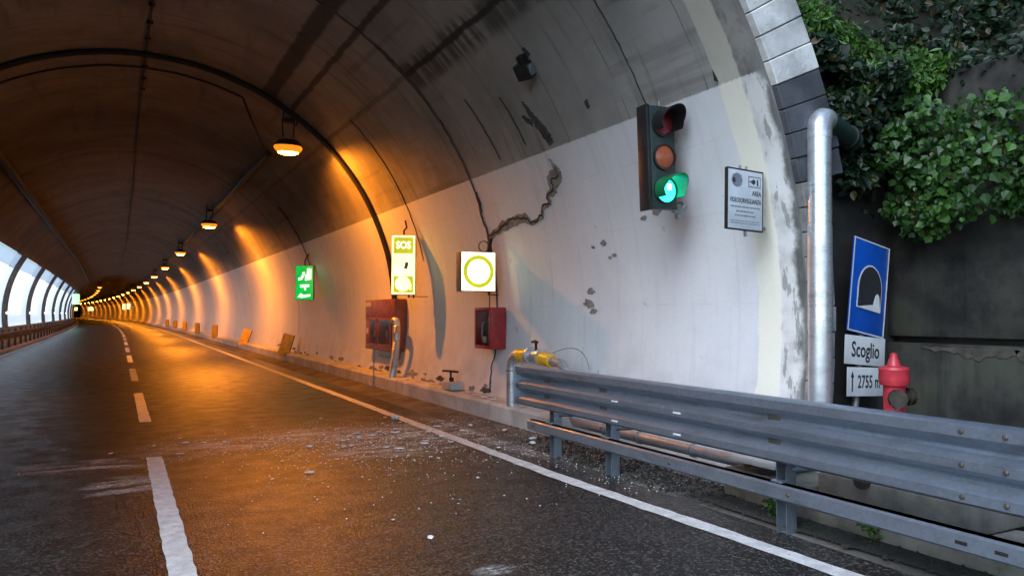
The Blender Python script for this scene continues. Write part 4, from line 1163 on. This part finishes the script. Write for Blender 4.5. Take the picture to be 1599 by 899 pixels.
# eroded lip along the groove
for i, (yy, l, z, hh) in enumerate(((4.25, 0.9, 1.235, 0.10), (3.3, 1.1, 1.215, 0.17), (2.2, 1.2, 1.22, 0.14), (3.0, 0.6, 1.43, 0.07))):
    bm = bmesh.new(); n = 26; top = []; bot = []; wv = 0.8
    for k in range(n + 1):
        y = yy - l / 2 + l * k / n; tp = max(0.0, math.sin(math.pi * k / n)) ** 0.35
        wv = min(1.3, max(0.25, wv + random.uniform(-0.3, 0.3))); top.append((y, z + hh / 2 - random.uniform(0, 0.012))); bot.append((y, z + hh / 2 - hh * tp * wv - 0.012))
    a = [bm.verts.new((6.892, y, z_)) for y, z_ in top]; b = [bm.verts.new((6.892, y, z_)) for y, z_ in bot]
    a2 = [bm.verts.new((6.91, y, z_ + 0.005)) for y, z_ in top]; b2 = [bm.verts.new((6.91, y, z_ - 0.005)) for y, z_ in bot]
    for k in range(n):
        bm.faces.new((a[k], a[k + 1], b[k + 1], b[k])); bm.faces.new((a[k], a2[k], a2[k + 1], a[k + 1])); bm.faces.new((b[k], b[k + 1], b2[k + 1], b2[k]))
    bmesh.ops.recalc_face_normals(bm, faces=bm.faces)
    obj('eroded_patch', bm, 'eroded', rw)

# ------------------------------------------------------------------ hillside over and beside the tunnel
def hill_z(x, y):
    n = 0.35 * math.sin(x * 1.3 + y * 0.7) + 0.25 * math.sin(x * 0.6 - y * 1.1 + 2)
    side = 3.72 + max(0, x - 7.2) * 1.15
    over = 6.9 + max(0, x - 2) * 0.45 + max(0, y - 6) * 0.35
    if y < 5.3: return side + n * min(1, max(0, x - 7.2))
    t = min(1, max(0, (y - 5.3) / 2.5))
    z = side * (1 - t) + max(side, over) * t if x > 6.2 else over
    return z + n * 0.4
bm = bmesh.new(); vsx = {}
xs = [-4.2 + 0.9 * i for i in range(13)] + [7.45 + 1.1 * i for i in range(36)]
yl = [-26 + 2.2 * i for i in range(14)] + [5.25] + [6.0 + 1.5 * i for i in range(10)] + [22 + 12 * i for i in range(28)]
for i, x in enumerate(xs):
    for j, y in enumerate(yl):
        vsx[i, j] = bm.verts.new((x + off(y), y, hill_z(x, y)))
for i in range(len(xs) - 1):
    for j in range(len(yl) - 1):
        if yl[j] < 5.24 and xs[i] < 7.4: continue
        if yl[j] < 5.9 and xs[i + 1] < 5.2: continue
        bm.faces.new((vsx[i, j], vsx[i + 1, j], vsx[i + 1, j + 1], vsx[i, j + 1])).smooth = True
tag(obj('hillside', bm, 'soil'), kind='structure')

# ------------------------------------------------------------------ vegetation
def leaf_outline(kind):
    if kind == 'maple': return [(0, 0), (0.32, 0.08), (0.38, 0.32), (0.52, 0.50), (0.34, 0.68), (0.0, 1.0), (-0.34, 0.68), (-0.52, 0.50), (-0.38, 0.32), (-0.32, 0.08)]
    if kind == 'fern': return [(0, 0), (0.14, 0.25), (0.20, 0.5), (0.10, 0.8), (0, 1.0), (-0.10, 0.8), (-0.20, 0.5), (-0.14, 0.25)]
    return [(0, 0), (0.26, 0.28), (0.28, 0.6), (0, 1.0), (-0.28, 0.6), (-0.26, 0.28)]

def leaves_mesh(name, blobs, kind, size, n, mat, droop=0.5, face=(-0.5, -0.8, 0.4)):
    """n leaves spread over blobs (center, radius, weight); denser toward each blob's skin"""
    out = leaf_outline(kind); V = []; F = []
    wts = [b[2] for b in blobs]
    fv = Vector(face).normalized()
    for _ in range(n):
        c, r, _w = random.choices(blobs, wts)[0]
        d = Vector((random.gauss(0, 1), random.gauss(0, 1), random.gauss(0, 1))).normalized()
        rr = random.random() ** 0.45
        rv = r if hasattr(r, '__len__') else (r, r, r)
        p = Vector(c) + Vector((d.x * rv[0], d.y * rv[1], d.z * rv[2])) * rr
        nrm = (fv * 0.9 + Vector((random.gauss(0, 1), random.gauss(0, 1), random.gauss(0, 1))) * 0.8 + d * 0.35).normalized()
        down = Vector((random.gauss(0, 0.6), random.gauss(0, 0.6), -droop + random.gauss(0, 0.5)))
        t = (down - nrm * down.dot(nrm)).normalized(); s = nrm.cross(t)
        sz = size * random.choice((random.uniform(0.4, 0.8), random.uniform(0.7, 1.25))); fold = random.uniform(0.05, 0.28)
        b0 = len(V)
        for x, y in out: V.append(p + s * (x * sz) + t * (y * sz) + nrm * (fold * abs(x) * sz - 0.12 * y * y * sz))
        k = len(out); mid = out.index((0, 1.0)) if (0, 1.0) in out else [i for i, q in enumerate(out) if q[1] == 1.0][0]
        F.append(tuple(range(b0, b0 + mid + 1))); F.append((b0,) + tuple(range(b0 + mid, b0 + k)))
    me = bpy.data.meshes.new(name); me.from_pydata(V, [], F); me.update()
    me.materials.append(M[mat]); return me

def stems(bm, root, tips, r0=0.03):
    for tp in tips:
        a = Vector(root); b = Vector(tp); m = a.lerp(b, 0.5) + Vector((random.uniform(-0.15, 0.15), random.uniform(-0.15, 0.15), 0.2))
        pts = arc_pts(a, m, b, 6); tube(bm, pts, [r0 * (1 - 0.8 * i / 6) for i in range(7)], 5)

def plant(name, label, cat, root, blobs, kind, size, n, mat, group=None, r0=0.03, droop=0.5):
    t = thing(name, label, cat, (0, 0, 0), (0, 0, 0), group)
    bm = bmesh.new(); stems(bm, root, [b[0] for b in blobs], r0); obj('stem', bm, 'bark', t)
    o = mobj('foliage', leaves_mesh('foliage', blobs, kind, size, n, mat, droop), None, t); o['kind'] = 'stuff'
    return t
VINE = []
VINE_PTS = [((6.6, 4.71, 3.56), 0.3, 1), ((6.55, 4.36, 3.29), 0.34, 1.3), ((6.6, 4.04, 3.28), 0.3, 1), ((6.7, 3.79, 3.35), 0.26, 0.8), ((6.7, 3.67, 2.99), 0.3, 1), ((6.6, 3.88, 2.91), 0.32, 1.2), ((6.55, 4.19, 2.85), 0.32, 1.3), ((6.5, 4.46, 2.95), 0.3, 1.2), ((6.6, 4.79, 3.2), 0.3, 1), ((6.6, 4.05, 2.55), 0.24, 1), ((6.6, 4.41, 2.54), 0.24, 1), ((6.65, 3.73, 2.62), 0.24, 0.9), ((6.65, 4.77, 2.64), 0.22, 0.8), ((6.7, 5.08, 3.07), 0.26, 0.9), ((6.75, 5.24, 2.64), 0.2, 0.6), ((6.7, 5.3, 3.45), 0.22, 0.7), ((6.65, 4.6, 2.41), 0.14, 0.4), ((6.65, 4.29, 2.38), 0.12, 0.4), ((6.75, 5.11, 3.61), 0.25, 0.8)]
for (c, r, w) in VINE_PTS: VINE.append(((c[0] + random.uniform(-0.22, 0.16), c[1], c[2]), (r * 0.6, r * 0.95, r * 0.8), w))
for q in ((6.75, 2.3, 3.45), (6.72, 1.8, 3.3), (6.78, 1.3, 3.5), (6.8, 0.7, 3.4)): VINE.append((q, (0.18, 0.3, 0.25), 1.0))
for i in range(16):                   # trailing strands
    yy = random.uniform(2.7, 5.0); zz = random.uniform(2.65, 3.1)
    VINE.append(((6.72 + random.uniform(-0.1, 0.1), yy, zz), (0.06, 0.07, random.uniform(0.15, 0.35)), 0.16))
vine = plant('hanging_vine', 'leafy green vine hanging over the dark wall beside the silver duct', 'vine', (7.3, 4.6, 3.85), VINE, 'maple', 0.070, 4200, 'leaf', droop=0.9)
lm = bpy.data.meshes.new('leaf'); out = leaf_outline('maple')
lm.from_pydata([(x * 0.085, y * 0.085, 0.025 * abs(x) - 0.012 * y * y) for x, y in out], [], [(0, 1, 2, 3, 4, 5), (0, 5, 6, 7, 8, 9)]); lm.update(); lm.materials.append(M['leaf'])
for i in range(220):
    c, r, w = random.choices(VINE, [b[2] for b in VINE])[0]
    rv = r if hasattr(r, '__len__') else (r, r, r)
    d = Vector((random.gauss(-0.9, 0.6), random.gauss(-0.7, 0.6), random.gauss(0.1, 0.7))).normalized()
    o = mobj('leaf', lm, None, vine, Vector(c) + Vector((d.x * rv[0], d.y * rv[1], d.z * rv[2])) * random.uniform(0.9, 1.1))
    nrm = Vector((-0.55, -0.75, 0.45)) + Vector((random.gauss(0, 0.35), random.gauss(0, 0.35), random.gauss(0, 0.35)))
    q = nrm.to_track_quat('Z', 'Y'); o.rotation_euler = (q.to_matrix() @ Matrix.Rotation(random.uniform(2.0, 4.2), 3, 'Z')).to_euler(); s_ = random.uniform(0.7, 1.2); o.scale = (s_, s_, s_)
FERN_PTS = [((6.4, 5.39, 4.56), 0.2, 0.8), ((6.6, 5.36, 4.45), 0.22, 0.9), ((6.7, 5.13, 4.23), 0.2, 0.8), ((6.9, 4.45, 3.96), 0.14, 0.5), ((6.3, 5.19, 3.9), 0.16, 0.6), ((6.4, 5.09, 3.69), 0.15, 0.5), ((6.5, 4.98, 3.77), 0.16, 0.6), ((6.8, 5.6, 4.29), 0.22, 1), ((6.8, 5.29, 4.13), 0.22, 1.1), ((6.75, 4.95, 3.96), 0.22, 1.1), ((6.75, 4.68, 3.98), 0.22, 1), ((6.7, 4.52, 3.8), 0.18, 0.9), ((6.7, 5.73, 4.52), 0.14, 0.7), ((6.6, 5.72, 4.85), 0.2, 0.7), ((6.8, 5.69, 3.96), 0.16, 0.6), ((6.65, 4.78, 3.71), 0.2, 0.8), ((6.75, 5.49, 3.63), 0.14, 0.5), ((6.6, 4.72, 3.37), 0.16, 0.5)]
plant('fern_bush', 'bright green feathery bush on the ledge above the silver duct', 'bush', (7.4, 5.2, 3.9), FERN_PTS, 'fern', 0.10, 5200, 'leaf_bright', droop=0.6, r0=0.02)
SHRUBS = [((6.15, 4.94, 3.56), 0.36), ((6.25, 4.95, 3.01), 0.3), ((6.0, 5.02, 4.09), 0.3), ((7.6, 6.49, 4.99), 0.6), ((7.9, 6.13, 5.08), 0.7), ((8.2, 5.83, 5.19), 0.7), ((7.9, 5.03, 4.42), 0.55), ((8.0, 4.54, 4.56), 0.6), ((8.0, 5.7, 4.72), 0.6), ((8.6, 4.75, 4.94), 0.7), ((7.6, 4.57, 4.14), 0.4), ((7.3, 6.11, 4.28), 0.45)]
SHLAB = ['dark shrub hanging close behind the elbow of the silver duct', 'dark shrub low in the corner between duct and vine', 'dark shrub beside the outer edge of the white portal stones', 'dark shrub on the slope just above the portal stones', 'dark shrub above the bright fern bush', 'dark low shrub at the top edge over the fern bush', 'dark shrub above the retaining wall top', 'dark shrub in the upper corner over the wall',
         'dark shrub higher on the slope behind the fern bush', 'dark shrub in deep shade high on the slope', 'dark shrub beside the vine on the wall top', 'dark shrub in the gap behind the portal ring']
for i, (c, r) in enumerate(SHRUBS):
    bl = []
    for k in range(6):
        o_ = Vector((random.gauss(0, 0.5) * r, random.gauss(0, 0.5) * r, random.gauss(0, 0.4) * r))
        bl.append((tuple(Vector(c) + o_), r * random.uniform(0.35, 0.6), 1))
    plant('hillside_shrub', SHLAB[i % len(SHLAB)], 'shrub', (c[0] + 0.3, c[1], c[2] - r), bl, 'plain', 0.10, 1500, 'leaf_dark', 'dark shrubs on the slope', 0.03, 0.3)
# slope trees with wide leaning crowns, out of view, shaped to shade the wall
for i, (x, y, th, cr, dx) in enumerate(((9.6, 2.6, 3.6, 2.7, -2.0), (9.4, 7.4, 3.6, 2.7, -1.6), (9.8, -2.4, 3.8, 2.9, -2.0), (10.0, -7.5, 4.0, 2.9, -2.0))):
    t = thing('slope_shade_tree', ['dark broadleaf tree leaning out to shade the retaining wall', 'dark broadleaf shade tree on the slope behind the portal', 'dark broadleaf shade tree on the slope beside the camera', 'dark broadleaf shade tree on the slope behind the camera'][i], 'tree', (0, 0, 0), group='trees on the slope')
    z0 = hill_z(x, y); bm = bmesh.new()
    tube(bm, [(x, y, z0 - 0.4), (x + dx * 0.25, y + 0.1, z0 + th * 0.5), (x + dx * 0.8, y - 0.1, z0 + th)], [0.22, 0.16, 0.08], 8)
    bl = []
    for k in range(16):
        o_ = Vector((random.gauss(0, 0.5) * cr, random.gauss(0, 0.55) * cr, random.gauss(0.15, 0.28) * cr))
        bl.append((tuple(Vector((x + dx, y, z0 + th)) + o_), cr * random.uniform(0.3, 0.45), 1))
    stems(bm, (x + dx * 0.5, y, z0 + th * 0.7), [b[0] for b in bl], 0.05)
    obj('trunk', bm, 'bark', t)
    o = mobj('crown', leaves_mesh('crown', bl, 'plain', 0.22, 5000, 'leaf_dark', 0.4), None, t); o['kind'] = 'stuff'

# ground cover on the slope
V = []; F = []
lo = leaf_outline('plain')
def cover_leaf(p, size):
    nrm = (Vector((-0.6, -0.5, 0.6)) + Vector((random.gauss(0, 1), random.gauss(0, 1), random.gauss(0, 1))) * 0.5).normalized()
    t = nrm.orthogonal().normalized(); t = Matrix.Rotation(random.uniform(0, 6.28), 3, nrm) @ t; sd_ = nrm.cross(t)
    b0 = len(V)
    for x_, y_ in lo: V.append(p + sd_ * (x_ * size) + t * (y_ * size) + nrm * (0.2 * abs(x_) * size))
    F.append((b0, b0 + 1, b0 + 2, b0 + 3)); F.append((b0, b0 + 3, b0 + 4, b0 + 5))
for i in range(15000):
    x = random.uniform(5.4, 11.5); y = random.uniform(2.2, 11)
    if y < 5.25 and x < 7.2: continue
    cover_leaf(Vector((x, y, hill_z(x, y) + abs(random.gauss(0, 0.22)))), random.uniform(0.06, 0.14))
for i in range(1600):
    y = random.uniform(1.5, 5.2)
    cover_leaf(Vector((random.uniform(6.85, 7.5), y, 3.84 + abs(random.gauss(0, 0.10)) - (0.25 * random.random() if random.random() < 0.25 else 0))), random.uniform(0.05, 0.10))
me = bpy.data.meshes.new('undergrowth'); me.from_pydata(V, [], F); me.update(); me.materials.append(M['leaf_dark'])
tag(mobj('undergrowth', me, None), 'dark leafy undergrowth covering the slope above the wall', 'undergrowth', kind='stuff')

# small weeds under the rail
for i, (x, y, z) in enumerate(((4.62, 3.55, 0.06), (4.55, 4.35, 0.06), (4.9, 3.2, 0.40))):
    plant('weed', ['weed growing at the foot of the plinth', 'weed growing by the guard rail post', 'weed growing on the plinth top'][i], 'weed', (x, y, z), [((x, y, z + 0.06), 0.09, 1)], 'plain', 0.05, 60, 'leaf_bright', 'weeds under the guard rail', 0.004)

# ------------------------------------------------------------------ fallen plaster on the road
def chunk_mesh(name, sx, sy, sz, seed):
    rnd = random.Random(seed); bm = bmesh.new()
    bmesh.ops.create_icosphere(bm, subdivisions=1, radius=0.5)
    for v in bm.verts:
        v.co *= rnd.uniform(0.7, 1.15); v.co.x *= sx; v.co.y *= sy; v.co.z *= sz
    bmesh.ops.convex_hull(bm, input=bm.verts)
    zmin = min(v.co.z for v in bm.verts)
    for v in bm.verts: v.co.z -= zmin + 0.06 * sz
    loose = [v for v in bm.verts if not v.link_faces]
    bmesh.ops.delete(bm, geom=loose, context='VERTS')
    me = bpy.data.meshes.new(name); bm.to_mesh(me); bm.free(); me.materials.append(M['plaster']); return me
BIG = [(3.70, 10.93, 0.16, 0.15, 0.08, 'largest white plaster chunk lying on the edge line'), (1.99, 5.08, 0.06, 0.055, 0.03, 'lone round white chip nearest the camera on the dark lane'),
       (2.05, 9.17, 0.11, 0.06, 0.03, 'flat white plaster flake in the dusty streak'), (1.72, 7.70, 0.12, 0.05, 0.025, 'long white flake on the orange lit lane'),
       (4.60, 9.10, 0.15, 0.09, 0.04, 'flat plaster slab in the gutter before the rail end'), (4.62, 8.35, 0.13, 0.08, 0.04, 'broken plaster slab under the rail end'),
       (4.45, 8.05, 0.10, 0.07, 0.04, 'plaster lump beside the slab under the rail end'), (2.75, 9.55, 0.11, 0.06, 0.03, 'white flake in the middle of the right lane'),
       (4.02, 8.1, 0.06, 0.04, 0.02, 'small chip lying on the edge line before the rail'), (3.1, 6.7, 0.05, 0.04, 0.02, 'small white chip close to the edge line'),
       (3.72, 9.15, 0.10, 0.06, 0.03, 'white chip just inside the edge line by the dust'), (4.40, 9.75, 0.08, 0.05, 0.03, 'plaster chip in the gutter before the silver pipe')]
for i, (x, y, a, b, c, lab) in enumerate(BIG):
    tag(mobj('plaster_chunk', chunk_mesh('plaster_chunk', a, b, c, i), None, None, (x, y, 0.012 if x < 4.36 else 0.03), (0, 0, random.uniform(0, 6))), lab, 'rubble')
chips = [chunk_mesh('plaster_chip', 0.055, 0.042, 0.010, 50 + k) for k in range(6)]
def chip_spot():
    while True:
        u = random.random()
        if u < 0.42: x, y = random.gauss(3.4, 0.8), random.gauss(9.6, 0.9)
        elif u < 0.75: x, y = random.gauss(1.9, 0.9), random.gauss(9.8, 0.6)
        elif u < 0.96: x, y = random.gauss(2.9, 0.9), random.gauss(8.7, 0.9)
        else: x, y = random.uniform(0.6, 3.8), random.uniform(5.5, 8)
        if -1.2 < x < 4.3 and y > 4.0: return x, y
for i in range(190):
    x, y = chip_spot()
    o = tag(mobj('plaster_chip', chips[i % 6], None, None, (x, y, 0.004), (0, 0, random.uniform(0, 6))), 'small white plaster chip scattered on the road', 'rubble', 'plaster chips scattered on the road')
    s_ = (random.uniform(0.4, 0.9) if random.random() < 0.72 else random.uniform(0.9, 2.0)) * (0.7 if y < 7 else 1)
    if y < 8.5: s_ = min(s_, 0.75)
    o.scale = (s_ * random.uniform(0.7, 1.5), s_, s_ * random.uniform(0.6, 1.3))
V = []; F = []
for i in range(3000):
    x, y = chip_spot() if i % 5 else (random.uniform(4.05, 4.8), random.uniform(5.5, 11))
    s_ = random.uniform(0.003, 0.010); z = 0.002 if x < 4.34 else (x - 4.34) * 0.09
    b0 = len(V)
    for k in range(4):
        a = k * 1.57 + random.uniform(-0.5, 0.5); V.append((x + s_ * math.cos(a) * random.uniform(0.6, 1.4), y + s_ * math.sin(a), z))
    V.append((x, y, z + s_ * 0.7))
    F += [(b0 + k, b0 + (k + 1) % 4, b0 + 4) for k in range(4)]
me = bpy.data.meshes.new('plaster_crumbs'); me.from_pydata(V, [], F); me.update(); me.materials.append(M['plaster'])
o = mobj('plaster_crumbs', me, None); tag(o, 'fine white plaster crumbs strewn over the lane', 'rubble', kind='stuff')
# rubble lying on the kerb top at the wall foot
for i in range(26):
    y = random.choice((random.gauss(11.2, 0.35), random.gauss(13.6, 0.8), random.gauss(10.3, 0.4)))
    o = tag(mobj('plaster_chip', chips[i % 6], None, None, (random.uniform(4.95, 5.12), y, 0.322), (0, 0, random.uniform(0, 6))), 'plaster chip lying on the kerb top', 'rubble', 'plaster chips on the kerb')
    s_ = random.uniform(1.0, 2.6); o.scale = (s_, s_, s_)

# dirt and stones washed up under the guard rail
V = []; F = []
for i in range(3200):
    x = 4.36 + 0.6 * random.random(); y = random.uniform(1.6, 8.4) if i % 3 else random.gauss(6.6, 1.1)
    s_ = random.uniform(0.004, 0.011) if random.random() < 0.9 else random.uniform(0.011, 0.022)
    z = (0.033 + (x - 4.4) * 0.033) if y < 5 else (x - 4.34) * 0.094
    b0 = len(V); ex = random.uniform(0.7, 1.5)
    for lv, (rr, hh) in enumerate(((1.0, -0.3), (0.95, 0.25), (0.5, 0.6))):
        for k in range(5):
            a = k * 1.2566 + lv * 0.5; q = random.uniform(0.75, 1.2) * rr * s_
            V.append((x + q * ex * math.cos(a), y + q * math.sin(a), z + s_ * hh))
    for lv in range(2):
        for k in range(5):
            a, b = b0 + lv * 5 + k, b0 + lv * 5 + (k + 1) % 5
            F.append((a, b, b + 5, a + 5))
    F.append(tuple(range(b0 + 10, b0 + 15)))
me = bpy.data.meshes.new('gutter_rubble'); me.from_pydata(V, [], F); me.update(); me.materials.append(M['dirt'])
tag(mobj('gutter_rubble', me, None), 'brown dirt and small stones washed up under the guard rail', 'rubble', kind='stuff')
